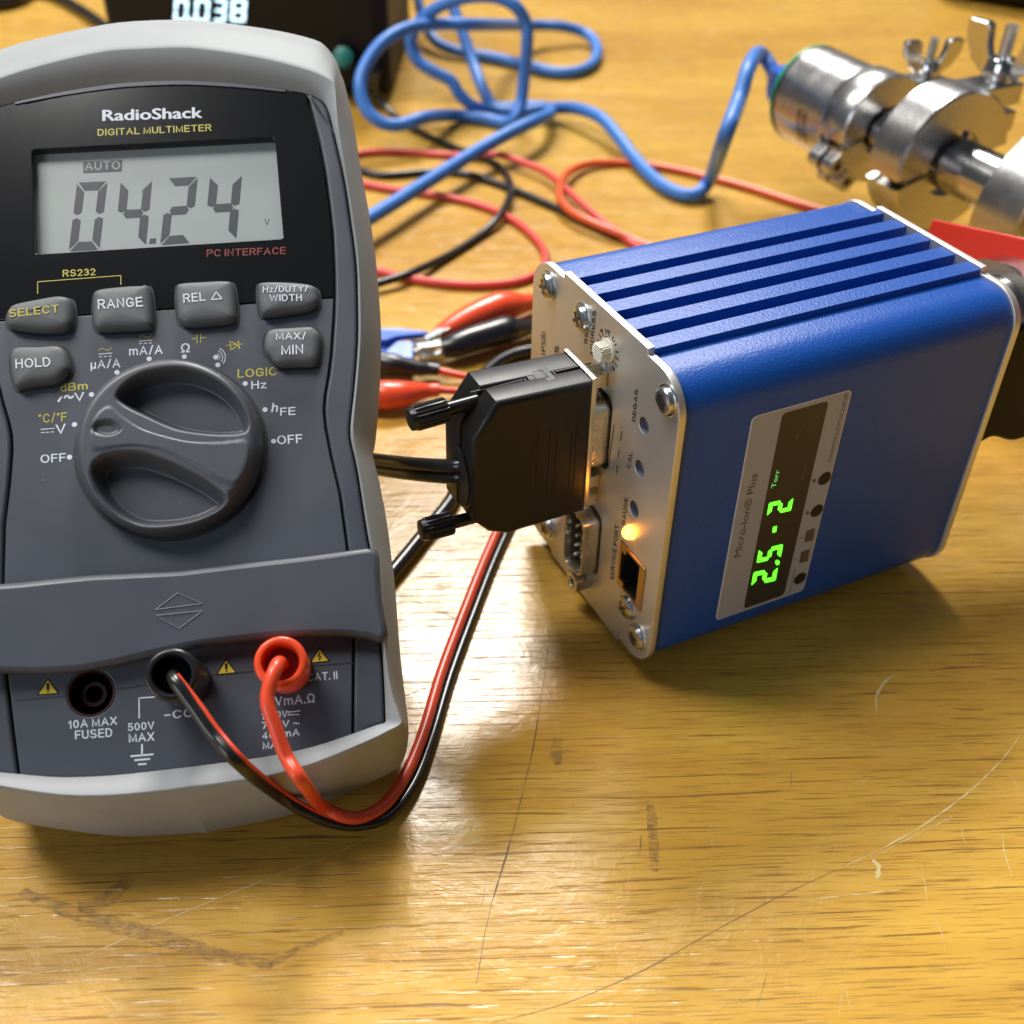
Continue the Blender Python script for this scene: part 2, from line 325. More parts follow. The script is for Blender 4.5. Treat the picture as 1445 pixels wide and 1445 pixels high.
def plate(name, outer, holes, z0, z1, m, parent, bevel=0.0, place=None, sharp=35):
    """flat plate with real holes: 2-D outlines in mm, from z0 to z1; place maps (x,y,z) mm to the parent's mm"""
    c = bpy.data.curves.new(name, 'CURVE'); c.dimensions = '2D'; c.fill_mode = 'BOTH'
    for pts in [outer] + list(holes):
        sp = c.splines.new('POLY'); sp.points.add(len(pts) - 1)
        for q, p in zip(sp.points, pts): q.co = (p[0], p[1], 0, 1)
        sp.use_cyclic_u = True
    c.extrude = (z1 - z0) / 2 - bevel; c.bevel_depth = bevel; c.offset = -bevel; c.bevel_resolution = 2
    t = bpy.data.objects.new('tmp', c); me = bpy.data.meshes.new_from_object(t); bpy.data.objects.remove(t); bpy.data.curves.remove(c)
    for v in me.vertices:
        q = (v.co.x, v.co.y, v.co.z + (z0 + z1) / 2)
        if place: q = place(*q)
        v.co = (q[0] * MM, q[1] * MM, q[2] * MM)
    import bmesh
    bm = bmesh.new(); bm.from_mesh(me); bmesh.ops.remove_doubles(bm, verts=bm.verts, dist=2e-6); bmesh.ops.recalc_face_normals(bm, faces=bm.faces); bm.to_mesh(me); bm.free()
    me.name = name
    o = obj(name, me, m, parent, sharp=sharp)
    dn = Vector(place(0, 0, 1)) - Vector(place(0, 0, 0)) if place else Vector((0, 0, 1))
    for p in me.polygons:
        if abs(p.normal.dot(dn)) > 0.9995: p.use_smooth = False
    return o
def rrect(x0, y0, x1, y1, r, n=6):
    out = []
    for cx, cy, a in ((x1 - r, y1 - r, 0), (x0 + r, y1 - r, 90), (x0 + r, y0 + r, 180), (x1 - r, y0 + r, 270)):
        for k in range(n + 1):
            q = math.radians(a + 90 * k / n); out.append((cx + r * math.cos(q), cy + r * math.sin(q)))
    return out
def circle(cx, cy, r, n=32): return [(cx + r * math.cos(2 * math.pi * k / n), cy + r * math.sin(2 * math.pi * k / n)) for k in range(n)]
def thing(name, label, cat, frame=None, loc=(0, 0, 0), group=None):
    o = bpy.data.objects.new(name, None); COL.objects.link(o); o.empty_display_size = 0.01
    if frame is not None: o.matrix_world = frame.matrix()
    else: o.location = [c * MM for c in loc]
    o['label'] = label; o['category'] = cat
    if group: o['group'] = group
    return o
def tag(o, label, cat, group=None):
    o['label'] = label; o['category'] = cat
    if group: o['group'] = group
    return o
CAP = 0.692
def arc_(cx, cy, rx, ry, a0, a1, n=10): return [(cx + rx * math.cos(math.radians(a0 + (a1 - a0) * k / n)), cy + ry * math.sin(math.radians(a0 + (a1 - a0) * k / n))) for k in range(n + 1)]
_S = arc_(.33, .755, .29, .245, 25, 180, 8) + arc_(.33, .755, .29, .25, 180, 262, 5) + arc_(.33, .25, .33, .255, 82, 0, 6)[1:] + arc_(.33, .25, .33, .25, 0, -155, 9)[1:]
GL = {'A': (.74, [[(0, 0), (.37, 1), (.74, 0)], [(.14, .32), (.60, .32)]]), 'B': (.64, [[(0, 0), (0, 1), (.36, 1)] + arc_(.36, .765, .22, .235, 90, -90, 8) + [(0, .53)], [(.36, .53)] + arc_(.36, .265, .28, .265, 90, -90, 8) + [(0, 0)]]),
      'C': (.70, [arc_(.37, .5, .37, .5, 38, 322, 18)]), 'D': (.66, [[(0, 0), (0, 1), (.28, 1)] + arc_(.28, .5, .38, .5, 90, -90, 12) + [(0, 0)]]), 'E': (.56, [[(.56, 1), (0, 1), (0, 0), (.58, 0)], [(0, .52), (.52, .52)]]),
      'F': (.52, [[(.54, 1), (0, 1), (0, 0)], [(0, .5), (.46, .5)]]), 'G': (.74, [arc_(.37, .5, .37, .5, 38, 322, 18) + [(.70, .16), (.70, .46), (.42, .46)]]), 'H': (.64, [[(0, 0), (0, 1)], [(.64, 0), (.64, 1)], [(0, .52), (.64, .52)]]),
      'I': (.0, [[(0, 0), (0, 1)]]), 'L': (.50, [[(0, 1), (0, 0), (.52, 0)]]), 'M': (.78, [[(0, 0), (0, 1), (.39, .06), (.78, 1), (.78, 0)]]), 'N': (.64, [[(0, 0), (0, 1), (.64, 0), (.64, 1)]]),
      'O': (.78, [arc_(.39, .5, .39, .5, 90, 450, 24)]), 'P': (.60, [[(0, 0), (0, 1), (.36, 1)] + arc_(.36, .74, .26, .26, 90, -90, 8) + [(0, .48)]]), 'R': (.64, [[(0, 0), (0, 1), (.38, 1)] + arc_(.38, .75, .25, .25, 90, -90, 8) + [(0, .5)], [(.34, .5), (.64, 0)]]),
      'S': (.66, [_S]), 'T': (.64, [[(0, 1), (.64, 1)], [(.32, 1), (.32, 0)]]), 'U': (.64, [[(0, 1), (0, .32)] + arc_(.32, .32, .32, .32, 180, 360, 10) + [(.64, 1)]]), 'V': (.68, [[(0, 1), (.34, 0), (.68, 1)]]),
      'W': (1.02, [[(0, 1), (.25, 0), (.51, .96), (.77, 0), (1.02, 1)]]), 'X': (.66, [[(0, 0), (.66, 1)], [(0, 1), (.66, 0)]]), 'Y': (.66, [[(0, 1), (.33, .46), (.66, 1)], [(.33, .46), (.33, 0)]]), 'Z': (.60, [[(0, 1), (.60, 1), (0, 0), (.62, 0)]]),
      '0': (.52, [arc_(.26, .5, .26, .5, 90, 450, 20)]), '1': (.26, [[(0, .76), (.22, 1), (.22, 0)]]), '2': (.54, [arc_(.26, .72, .26, .28, 165, -28, 9) + [(0, 0), (.54, 0)]]), '3': (.52, [arc_(.25, .76, .24, .24, 155, -90, 9), arc_(.25, .26, .27, .26, 90, -155, 9)]),
      '4': (.56, [[(.42, 0), (.42, 1), (0, .28), (.58, .28)]]), '5': (.52, [[(.48, 1), (.08, 1), (.03, .50)] + arc_(.25, .32, .27, .32, 125, -150, 10)]), '6': (.52, [arc_(.26, .30, .26, .30, 90, 450, 14), [(.42, 1)] + arc_(.30, .40, .30, .55, 120, 180, 5)]),
      '7': (.52, [[(0, 1), (.52, 1), (.16, 0)]]), '8': (.52, [arc_(.26, .77, .23, .23, 90, 450, 14), arc_(.26, .27, .26, .27, 90, 450, 14)]), '/': (.34, [[(0, -.04), (.34, 1.04)]]), '-': (.30, [[(0, .42), (.30, .42)]]), '–': (.46, [[(0, .46), (.46, .46)]]),
      '.': (.0, [[(0, -.03), (0, .05)]]), '~': (.60, [[(0, .40)] + arc_(.15, .42, .15, .13, 180, 40, 5) + arc_(.45, .46, .16, .13, 220, 350, 5)]), '°': (.20, [arc_(.10, .90, .10, .10, 0, 360, 10)]),
      'd': (.48, [arc_(.24, .33, .24, .33, 60, 300, 12), [(.48, 1), (.48, 0)], [(.30, .68), (.48, .55)], [(.30, -.01), (.48, .1)]]), 'm': (.86, [[(0, 0), (0, .70)], [(0, .45)] + arc_(.215, .45, .215, .24, 180, 0, 8) + [(.43, 0)], [(.43, .45)] + arc_(.645, .45, .215, .24, 180, 0, 8) + [(.86, 0)]]),
      'z': (.44, [[(0, .68), (.44, .68), (0, 0), (.46, 0)]]), 'h': (.46, [[(0, 0), (0, 1)], [(0, .42)] + arc_(.23, .44, .23, .25, 180, 0, 8) + [(.46, 0)]]), 'µ': (.46, [[(0, -.30), (0, .70)], [(0, .25)] + arc_(.23, .25, .23, .25, 180, 360, 8) + [(.46, .70)], [(.46, .3), (.46, 0)]]),
      'Ω': (.76, [[(.02, 0), (.24, 0), (.24, .12)] + arc_(.38, .56, .36, .44, 245, -65, 18) + [(.52, .12), (.52, 0), (.74, 0)]])}
def stroke_text(name, body, p0, p1, ptop, m, parent, t=0.17, gap=0.17):
    p0, p1, pt = (np.array(q, float) for q in (p0, p1, ptop)); ex = p1 - p0; ey = pt - p0
    up = np.cross(ex, ey); up /= np.linalg.norm(up)
    x = 0.0; strokes = []
    for ch in body:
        if ch == ' ': x += .34; continue
        w_, st = GL[ch]; strokes += [[(x + a, b) for a, b in l] for l in st]; x += w_ + t + gap
    tot = x - gap
    mb = MB(); k = 0
    for l in strokes:
        P = [np.array(q, float) for q in l]; n = len(P); A = []; B_ = []
        for i in range(n):
            d0 = P[i] - P[i - 1] if i else P[1] - P[0]; d1 = P[i + 1] - P[i] if i < n - 1 else P[i] - P[i - 1]
            d0 = d0 / (np.linalg.norm(d0) + 1e-9); d1 = d1 / (np.linalg.norm(d1) + 1e-9); n0 = np.array([-d0[1], d0[0]]); n1 = np.array([-d1[1], d1[0]])
            mm = n0 + n1; q = np.linalg.norm(mm); mm = mm / q if q > .3 else n0; sc = min(1.7, 1 / max(.4, mm @ n0))
            e = -d1 * t / 2 if i == 0 and l[0] != l[-1] else (d0 * t / 2 if i == n - 1 and l[0] != l[-1] else 0)
            A.append(P[i] + mm * sc * t / 2 + e); B_.append(P[i] - mm * sc * t / 2 + e)
        f = lambda q: p0 + ex * ((q[0] + t / 2) / tot) + ey * ((q[1] + t / 2) / (1 + t)) + up * (.0025 * k)
        mb.add([f(q) for q in A] + [f(q) for q in B_], [(n + i, n + i + 1, i + 1, i) for i in range(n - 1)]); k += 1
    return mb.build(name, m, parent)
def text(name, body, p0, p1, ptop, m, parent, bold=0.012, weight=None):
    """flat print: baseline from p0 to p1, ptop = top of a capital above p0 (3-D, mm, parent's frame)"""
    if all(ch in GL or ch == ' ' for ch in body): return stroke_text(name, body, p0, p1, ptop, m, parent, weight or 0.17)
    c = bpy.data.curves.new(name, 'FONT'); c.body = body; c.resolution_u = 3
    t = bpy.data.objects.new('tmp', c); me = bpy.data.meshes.new_from_object(t); bpy.data.objects.remove(t); bpy.data.curves.remove(c)
    V = np.array([v.co[:] for v in me.vertices]); F = [tuple(p.vertices) for p in me.polygons]; bpy.data.meshes.remove(me)
    x0, x1 = V[:, 0].min() - bold, V[:, 0].max() + bold
    p0, p1, pt = (np.array(q, float) for q in (p0, p1, ptop)); ex = p1 - p0; ey = pt - p0
    up = np.cross(ex, ey); up /= np.linalg.norm(up)
    mb = MB()
    for k, (sx_, sy_) in enumerate(((0, 0),) if bold <= 0 else ((-bold, 0), (bold, 0), (0, bold * .6), (0, -bold * .6))):
        mb.add([p0 + ex * ((v[0] + sx_ - x0) / (x1 - x0)) + ey * ((v[1] + sy_) / CAP) + up * (.003 * k) for v in V], F)
    return mb.build(name, m, parent)
# seven-segment figures: unit square outlines, thickness tx (of width) and ty (of height)
SEG = {'0': 'abcdef', '1': 'bc', '2': 'abged', '3': 'abgcd', '4': 'fgbc', '5': 'afgcd', '8': 'abcdefg', '-': 'g'}
def seg_polys(ch, tx=0.25, ty=0.115, g=0.02):
    gy = g * 0.45; out = []; h = 0.5
    P = dict(a=[(g, 1), (1 - g, 1), (1 - tx - g * .2, 1 - ty), (tx + g * .2, 1 - ty)],
             d=[(g, 0), (1 - g, 0), (1 - tx - g * .2, ty), (tx + g * .2, ty)],
             f=[(0, 1 - gy), (tx, 1 - ty - gy), (tx, h + ty / 2), (tx / 2, h + gy), (0, h + gy + ty * .25)],
             b=[(1, 1 - gy), (1 - tx, 1 - ty - gy), (1 - tx, h + ty / 2), (1 - tx / 2, h + gy), (1, h + gy + ty * .25)],
             e=[(0, gy), (tx, ty + gy), (tx, h - ty / 2), (tx / 2, h - gy), (0, h - gy - ty * .25)],
             c=[(1, gy), (1 - tx, ty + gy), (1 - tx, h - ty / 2), (1 - tx / 2, h - gy), (1, h - gy - ty * .25)],
             g=[(tx / 2 + g, h), (tx, h + ty / 2), (1 - tx, h + ty / 2), (1 - tx / 2 - g, h), (1 - tx, h - ty / 2), (tx, h - ty / 2)])
    return [P[s] for s in SEG[ch]]
def seven(mb, ch, bl, br, tl, d, **kw):
    bl, br, tl = (np.array(q, float) for q in (bl, br, tl))
    for poly in seg_polys(ch, **kw): mb.prism([bl + (br - bl) * x + (tl - bl) * y for x, y in poly], d)

# ------------------------------------------------------------------ workbench top
bm_ = MB().box((150, 480, -15), (1700, 1500, 30)); top = bm_.build('bench_top', 'wood', bevel=2.0); top['kind'] = 'structure'
def ribbon(pts, w0, w1, m, name='scratch', z=0.05, jag=0.0):
    P = smooth_path([at(x, y) for x, y in pts], 8); L_ = []; R_ = []
    n = len(P)
    if m in ('scratch_pale', 'scratch_dark'): w0, w1 = w0 * .7, w1 * .62
    for i, p in enumerate(P):
        t = P[min(i + 1, n - 1)] - P[max(i - 1, 0)]; t /= np.linalg.norm(t) + 1e-9; s = np.array([-t[1], t[0], 0])
        k = i / (n - 1); wd = (w0 + (w1 - w0) * math.sin(math.pi * min(1, max(0, k)))) * (1 + jag * random.uniform(-1, 1)); j = jag * random.uniform(-.3, .3) * w1
        L_.append(p + s * (wd / 2 + j) + (0, 0, z)); R_.append(p - s * (wd / 2 - j) + (0, 0, z))
    mb = MB(); mb.add(L_ + R_, [(i, i + 1, n + i + 1, n + i) for i in range(n - 1)])
    return mb.build(name, m, top)
ribbon([(-10, 1398), (130, 1345), (230, 1300), (340, 1255), (470, 1205), (600, 1150)], 0.05, 0.30, 'scratch_pale', jag=0.5)
ribbon([(690, 1445), (800, 1415), (910, 1368), (1000, 1318), (1100, 1265), (1180, 1228)], 0.06, 0.26, 'scratch_dark', jag=0.4)
ribbon([(1180, 1228), (1240, 1200), (1310, 1160), (1370, 1115), (1420, 1065), (1450, 1020)], 0.10, 0.42, 'scratch_pale', jag=0.7)
ribbon([(1230, 1210), (1290, 1180), (1350, 1150)], 0.05, 0.3, 'scratch_pale', jag=0.7)
ribbon([(1150, 1269), (1200, 1263), (1272, 1256)], 0.1, 0.38, 'scratch_pale', jag=0.7)
ribbon([(1232, 1213), (1240, 1225), (1237, 1240)], 0.8, 1.6, 'scratch_pale', name='bruise', jag=0.5)
ribbon([(1238, 1008), (1236, 985), (1246, 965), (1262, 953)], 0.3, 1.0, 'scratch_pale', name='bruise', jag=0.6)
ribbon([(1100, 1044), (1150, 1055), (1220, 1058), (1290, 1056)], 0.04, 0.16, 'scratch_pale', jag=0.5)
ribbon([(917, 1135), (921, 1170), (924, 1230)], 1.2, 2.1, 'smudge', name='scuff_mark', jag=0.12)
ribbon([(786, 1040), (785, 1062), (788, 1080)], 1.2, 2.4, 'smudge', name='scuff_mark', jag=0.12)
ribbon([(775, 900), (755, 1040), (722, 1180), (690, 1290), (672, 1390)], 0.1, 0.35, 'scratch_dark', jag=0.7)
ribbon([(30, 1258), (110, 1290), (200, 1315), (300, 1345), (385, 1362)], 1.6, 3.0, 'smudge', name='scuff_mark', jag=0.12)
ribbon([(382, 1362), (420, 1340), (485, 1316)], 1.3, 1.4, 'smudge', name='scuff_mark', jag=0.12)
ribbon([(110, 1282), (150, 1270), (185, 1236)], 2.0, 3.6, 'smudge', name='scuff_mark', jag=0.12)
ribbon([(1310, 947), (1340, 943), (1392, 940)], 0.1, 0.3, 'red_print', jag=0.3)
ribbon([(1415, 1175), (1417, 1200), (1428, 1238)], 0.08, 0.3, 'scratch_pale', jag=0.7)
ribbon([(565, 840), (640, 872), (700, 905)], 0.05, 0.2, 'scratch_dark', jag=0.4)
ribbon([(560, 985), (590, 975), (640, 950)], 0.05, 0.2, 'scratch_dark', jag=0.4)
ribbon([(590, 1178), (640, 1173), (690, 1155)], 0.1, 0.6, 'scratch_pale', jag=0.9)
ribbon([(625, 1200), (665, 1190), (700, 1178)], 0.1, 0.45, 'scratch_pale', jag=0.9)
rs = random.Random(3)
for _ in range(34):
    x = rs.uniform(580, 1440); y = rs.uniform(820, 1430); a = rs.choice([rs.uniform(-.5, .3), rs.uniform(1.2, 1.9)]); l = rs.uniform(8, 55)
    dx, dy = math.cos(a) * l, math.sin(a) * l
    ribbon([(x, y), (x + dx / 2 + rs.uniform(-3, 3), y + dy / 2 + rs.uniform(-3, 3)), (x + dx, y + dy)], 0.03, rs.uniform(0.08, 0.2), rs.choice(['scratch_pale', 'scratch_pale', 'scratch_dark']), jag=0.8)

# ------------------------------------------------------------------ the multimeter, leaning back on its stand
MF = Frame([-63.0416, 163.9655, 55.2714], [[0.985061, -0.141575, 0.098038], [0.17203, 0.783251, -0.597431], [0.007793, 0.605372, 0.795905]])
meter = thing('digital_multimeter', 'dark grey handheld multimeter in a light grey rubber boot, display reading 04.24', 'multimeter', MF)
mp = lambda x, y, w=0.0: MF.p(x, y, 2, w)
# right half measured from the photograph: (outer edge), (crease), (inner edge)
ST = [((215, 28.6), (215, 67), (215, 108)), ((270, 28), (265, 66), (262, 107.3)), ((330, 34.2), (330, 74.2), (330, 111.6)), ((395, 44), (386, 85), (385, 118)),
      ((442, 55.5), (430, 97), (429, 125)), ((459, 65), (452, 105), (445, 130)), ((474, 85), (470, 116), (457, 138)), ((481, 104), (478, 128), (464, 150)),
      ((487, 121), (484, 142), (468, 166)), ((498, 169.5), (492, 180), (475, 195)), ((509.4, 238.7), (503, 245), (487, 250)), ((521, 302), (514, 306), (496, 310)),
      ((530, 362.5), (522, 365), (503, 365)), ((535, 419.5), (527, 420), (505, 420)), ((538, 475), (529, 478), (505, 480)), ((536.7, 531), (526, 531), (500, 545)),
      ((533, 591), (522, 591), (494, 602)), ((527.5, 618), (517, 619), (496.5, 624)), ((526, 639.5), (516, 641), (500.5, 641)), ((529.5, 657), (519.5, 659), (505, 663)), ((535, 679), (525, 681), (509, 688)), ((546, 737), (536, 738), (517, 740)),
      ((552.8, 790), (544, 790), (526, 790)), ((557, 823), (549, 823), (531, 825)), ((564.8, 922.7), (557, 922), (540, 925)), ((572, 985), (565, 980), (543, 975)),
      ((575.5, 1014), (571, 1008), (544, 1008)), ((576, 1044), (566, 1020), (543.5, 1018.6)), ((568, 1075), (550, 1030), (530, 1023)), ((546.6, 1093), (520, 1045), (500, 1034)),
      ((470.5, 1126.7), (440, 1078), (440, 1053.6)), ((400, 1152), (370, 1096), (370, 1068)), ((300, 1173), (300, 1106.6), (300, 1077.6)), ((266, 1179), (267, 1110), (266, 1082))]
NS0 = len(ST)
for i, k in ((7, .7), (8, .45), (9, .25)) + tuple((i, .15) for i in range(10, 24)) + ((24, .25), (25, .45), (26, .7)):
    S_, C_, I_ = ST[i]; ST[i] = (S_, (I_[0] + (C_[0] - I_[0]) * k, I_[1] + (C_[1] - I_[1]) * k), I_)
ST = [tuple(tuple(c) for c in np.reshape(r, (3, 2))) for r in smooth_path([np.ravel(s_) for s_ in ST], 3)]
NS = len(ST)
def ring(k, wf, inset=0.0, dv=None):
    half = []
    for i, s in enumerate(ST):
        w = wf(i); q = mp(*s[k], w); half.append(np.array([q[0], q[1], w]))
    H = np.array(half); H[:, 0] = np.maximum(H[:, 0], 0.06 * np.minimum(np.arange(NS), np.arange(NS)[::-1])); H[0, 0] = H[-1, 0] = 0
    if inset:
        c = np.array([0, 18.0]); L2 = np.array([0, 18.0])
        d = H[:, :2] - c; nrm = np.linalg.norm(d, axis=1, keepdims=True); H[:, :2] -= d / nrm * inset
    full = [tuple(p) for p in H] + [(-p[0], p[1], p[2]) for p in H[-2:0:-1]]
    return full
lerp = lambda a, b, t: a + (b - a) * min(1, max(0, t))
w_sil = lambda i: lerp(-8, -15, (i / 3 - 24) / 4)
bot = lambda i: min(1, max(0, (i / 3 - 24) / 4))
def back_ring(w, inset, lift):
    R0 = ring(0, w_sil, inset); out = []
    for (u, v, _) in R0:
        out.append((u, max(v, lift), w))
    return out
rings = [back_ring(-28, 5, -53.6), back_ring(-26.5, 2.5, -56.6), back_ring(-22, 0.6, -62.0)]
mid = ring(0, w_sil)
rings += [[(u, max(v, -62.6) if False else v, w) for u, v, w in mid]]
sil_cr = ring(1, lambda i: lerp(2.6, 2.2, bot(i)))
blend = lambda A, B, t, dw: [((a[0] + (b[0] - a[0]) * t), (a[1] + (b[1] - a[1]) * t), (a[2] + (b[2] - a[2]) * t) + dw) for a, b in zip(A, B)]
rings += [blend(mid, sil_cr, 0.45, 1.3), blend(mid, sil_cr, 0.9, 0.35), sil_cr]
inn = ring(2, lambda i: 1.6)
rings += [blend(sil_cr, inn, 0.06, 0.0), [(u, v, 0.35) for u, v, w in inn], [(u * .995, v, -6) for u, v, w in inn]]
MB().loft(rings, True, False).build('protective_boot', 'boot', meter, sharp=85)
# folding stand under the back
sd = MB(); a = np.array([0, 62, -27.5]); b = np.array([0, 40, -98.3]); t = (b - a) / np.linalg.norm(b - a)
sd.box((a + b) / 2, (46, 3, np.linalg.norm(b - a)), [(1, 0, 0), np.cross(t, (1, 0, 0)), t]); sd.build('stand', 'boot', meter, bevel=0.8)
I2 = [(u, v) for u, v, w in inn]
# groove between front panel and side rails
GR = [(429, 127.5), (433, 134), (440, 160), (449.6, 197.6), (458, 240), (464.6, 290), (469, 328), (471.5, 380), (472, 418), (471, 450), (467.5, 500), (464, 529), (459, 557.5), (457.3, 578),
      (459, 600), (466.4, 639.5), (479.7, 697), (489.7, 770), (496, 835), (499, 904.4), (498.6, 965), (497.9, 1032), (497.8, 1040)]
G2 = [tuple(mp(*g)[:2]) for g in GR]
vwin = mp(333, 429)[1]                                # lower edge of the black window
jw = mp(440, 422)[1]; vwin = (vwin + jw) / 2
iG = next(i for i, g in enumerate(G2) if g[1] < vwin)
gx_win = np.interp(-vwin, [-g[1] for g in G2], [g[0] for g in G2])
def insetx(pts, d): return [(u - d, v) for u, v in pts]
# side rails: from the groove out to the boot
inner_half = [(u, v) for u, v, w in inn[:NS]]
def rail(sgn):
    outer = [p for p in inner_half if p[1] > G2[-1][1] and p[0] > G2[0][0] + 0.3]
    outer = [(u - 0.35, v) for u, v in outer]
    inner_ = [(u + 0.22, v) for u, v in G2]
    poly = inner_ + outer[::-1]
    poly = [(sgn * u, v) for u, v in poly]
    plate('side_rail', poly, [], -3.5, 0.25, 'case', meter, bevel=0.5)
rail(1); rail(-1)
# front panel with holes for the three jacks
jack_px = [(128, 978), (263, 963), (405, 945)]
J = [mp(*q) for q in jack_px]; RJ = 4.15
low = [(u - 0.22, v) for u, v in G2 if v < vwin - 0.15]
botE = [(u, v) for u, v, w in inn[:NS] if v < low[-1][1] and u < low[-1][0]]
right = [(gx_win - 0.22, vwin - 0.12)] + low + [(u, v) for u, v in botE]
pan = right + [(-u, v) for u, v in right[::-1]][1 if right[-1][0] == 0 else 0:]
plate('front_panel', pan, [circle(j[0], j[1], RJ) for j in J], -3.2, 0.0, 'case', meter, bevel=0.22)
# black display window
up = [(u - 0.22, v) for u, v in G2 if v > vwin + 0.1]
topE = [(u, v - 1.0) for u, v, w in inn[:NS] if v > up[0][1] + 0.3]
topE = [(u, v) for u, v in topE if u < up[0][0] - 0.3]
rw = topE + up + [(gx_win - 0.22, vwin + 0.10)]
win = rw + [(-u, v) for u, v in rw[::-1]][:-1 if rw[0][0] == 0 else None]
LC = [mp(*q)[:2] for q in ((46.5, 209), (48.4, 360), (400, 337), (389.5, 196))]
lu = (LC[2][0] + LC[3][0] - LC[0][0] - LC[1][0]) / 4; lv0 = (LC[1][1] + LC[2][1]) / 2; lv1 = (LC[0][1] + LC[3][1]) / 2
plate('case', [(u * 1.02, v + (0.8 if v > 0 else -0.8)) for u, v in I2], [rrect(-lu - 1.6, lv0 - 1.6, lu + 1.6, lv1 + 1.6, 0.8)] + [circle(j[0], j[1], RJ + 0.1) for j in J], -9, -1.3, 'gap', meter)
plate('display_window', win, [rrect(-lu, lv0, lu, lv1, 0.8)], -2.0, 0.1, 'window', meter, bevel=0.12)
# thin grey arc of the case over the window
arc = [(u, v - 0.15) for u, v in [(p[0], p[1]) for p in inn[:NS]] if v > G2[0][1] + 0.2 and u < 34]
a2 = [(u, v - 0.95 + 0.75 * (abs(u) / 34) ** 2) for u, v in arc]
cap = arc + a2[::-1]; cap = [(-u, v) for u, v in arc[::-1]] + arc[1:] + a2[::-1] + [(-u, v) for u, v in a2][1:]
plate('case_top_edge', cap, [], -2, 0.35, 'case', meter)
# LCD
ZL = -1.9
lcd = MB().box((0, (lv0 + lv1) / 2, ZL - 0.4), (2 * lu + 3, lv1 - lv0 + 3, 0.8)).build('lcd_screen', 'lcd', meter)
Z = 2.5804
zz = lambda x, y: (x / Z, y / Z)
def ml(x, y, w=ZL + 0.02): return mp(x / Z, y / Z, w)
for ch, bl, br, tl in (('0', (250, 915), (362, 909), (281, 665)), ('4', (415, 903), (531, 897), (440, 660)), ('2', (583, 892), (695, 884), (610, 650)), ('4', (742, 880), (860, 873), (765, 642))):
    d = MB(); seven(d, ch, ml(*bl), ml(*br), ml(*tl), (0, 0, 0.03), tx=0.27, ty=0.125, g=0.05); d.build('digit', 'lcdseg', lcd)
MB().prism([ml(543, 887), (ml(567, 886)), ml(569, 868), ml(546, 869)], (0, 0, 0.03)).build('decimal_point', 'lcdseg', lcd)
MB().prism([ml(303, 630), ml(443, 624), ml(445, 583), ml(303, 589)], (0, 0, 0.03)).build('auto_flag', 'lcdseg', lcd)
text('auto_word', 'AUTO', ml(309, 621, ZL + .07), ml(438, 616, ZL + .07), ml(309, 590, ZL + .07), 'lcd', lcd, 0.0)
text('volt_sign', 'V', ml(963, 822), ml(982, 820), ml(963, 798), 'lcdseg', lcd, 0.0)
plate('display_pane', rrect(-lu + .05, lv0 + .05, lu - .05, lv1 - .05, 0.8), [], -0.5, 0.0, 'pane', meter)
# prints
def mt(body, p0, p1, pt, m='white', z=Z, y0=0, w=0.03, bold=0.012, parent=None, name='printed_marking'):
    f = lambda q: mp(q[0] / z, q[1] / z + y0, w)
    return text(name, body, f(p0), f(p1), f(pt), m, parent or meter, bold)
def mline(pts, wd, m='white', z=Z, y0=0, w=0.03, name='printed_marking', parent=None, closed=False, sub=0):
    P = [mp(x / z, y / z + y0, w) for x, y in pts]
    if closed: P = P + [P[0]]
    if sub: P = smooth_path(P, sub)
    mb = MB()
    for a, b in zip(P[:-1], P[1:]):
        t = (b - a) / (np.linalg.norm(b - a) + 1e-9); s = np.array([-t[1], t[0], 0]) * wd / 2; e = t * wd / 2 if not sub else t * wd * .1
        mb.sheet([a - s - e, b - s + e, b + s + e, a + s - e])
    return mb
def join(*mbs):
    o = MB()
    for b in mbs: o.add(b.v, b.f)
    return o
WZ = 0.13
mt('RadioShack', (372, 440), (738, 428), (372, 401), 'white', w=WZ, bold=0.03)
mt('DIGITAL MULTIMETER', (355, 495), (770, 477), (355, 470), 'yellow', w=WZ)
mt('PC INTERFACE', (752, 935), (1040, 925), (753, 909), 'red_print', w=WZ)
mt('RS232', (228, 1008), (348, 1002), (228, 983), 'yellow', w=WZ, bold=0.0)
mline([(137, 1068), (137, 1026), (440, 1003), (440, 1035)], 0.16, 'yellow', w=WZ).build('printed_marking', 'yellow', meter)
# buttons
Y2 = 380
def b2(x, y, w): return mp(x / Z, y / Z + Y2, w)
BT = dict(
    select=[(22, 165), (40, 132), (110, 112), (190, 98), (232, 98), (258, 115), (262, 190), (238, 218), (150, 224), (45, 210), (22, 192)],
    rng=[(338, 100), (352, 74), (430, 62), (515, 58), (543, 68), (554, 190), (536, 211), (450, 216), (368, 218), (345, 205), (338, 180)],
    rel=[(640, 70), (656, 50), (740, 43), (822, 41), (848, 58), (859, 165), (842, 187), (760, 197), (688, 201), (660, 190), (646, 165)],
    duty=[(938, 66), (952, 47), (1050, 45), (1140, 58), (1157, 88), (1156, 125), (1120, 145), (1050, 156), (972, 165), (946, 150)],
    maxmin=[(965, 240), (985, 217), (1060, 209), (1130, 207), (1152, 218), (1166, 245), (1160, 322), (1140, 345), (1080, 347), (1012, 347), (978, 312), (962, 285)],
    hold=[(36, 305), (58, 283), (140, 278), (212, 277), (240, 300), (252, 345), (246, 372), (210, 405), (130, 418), (62, 429), (45, 402), (35, 350)])
BH = 2.3
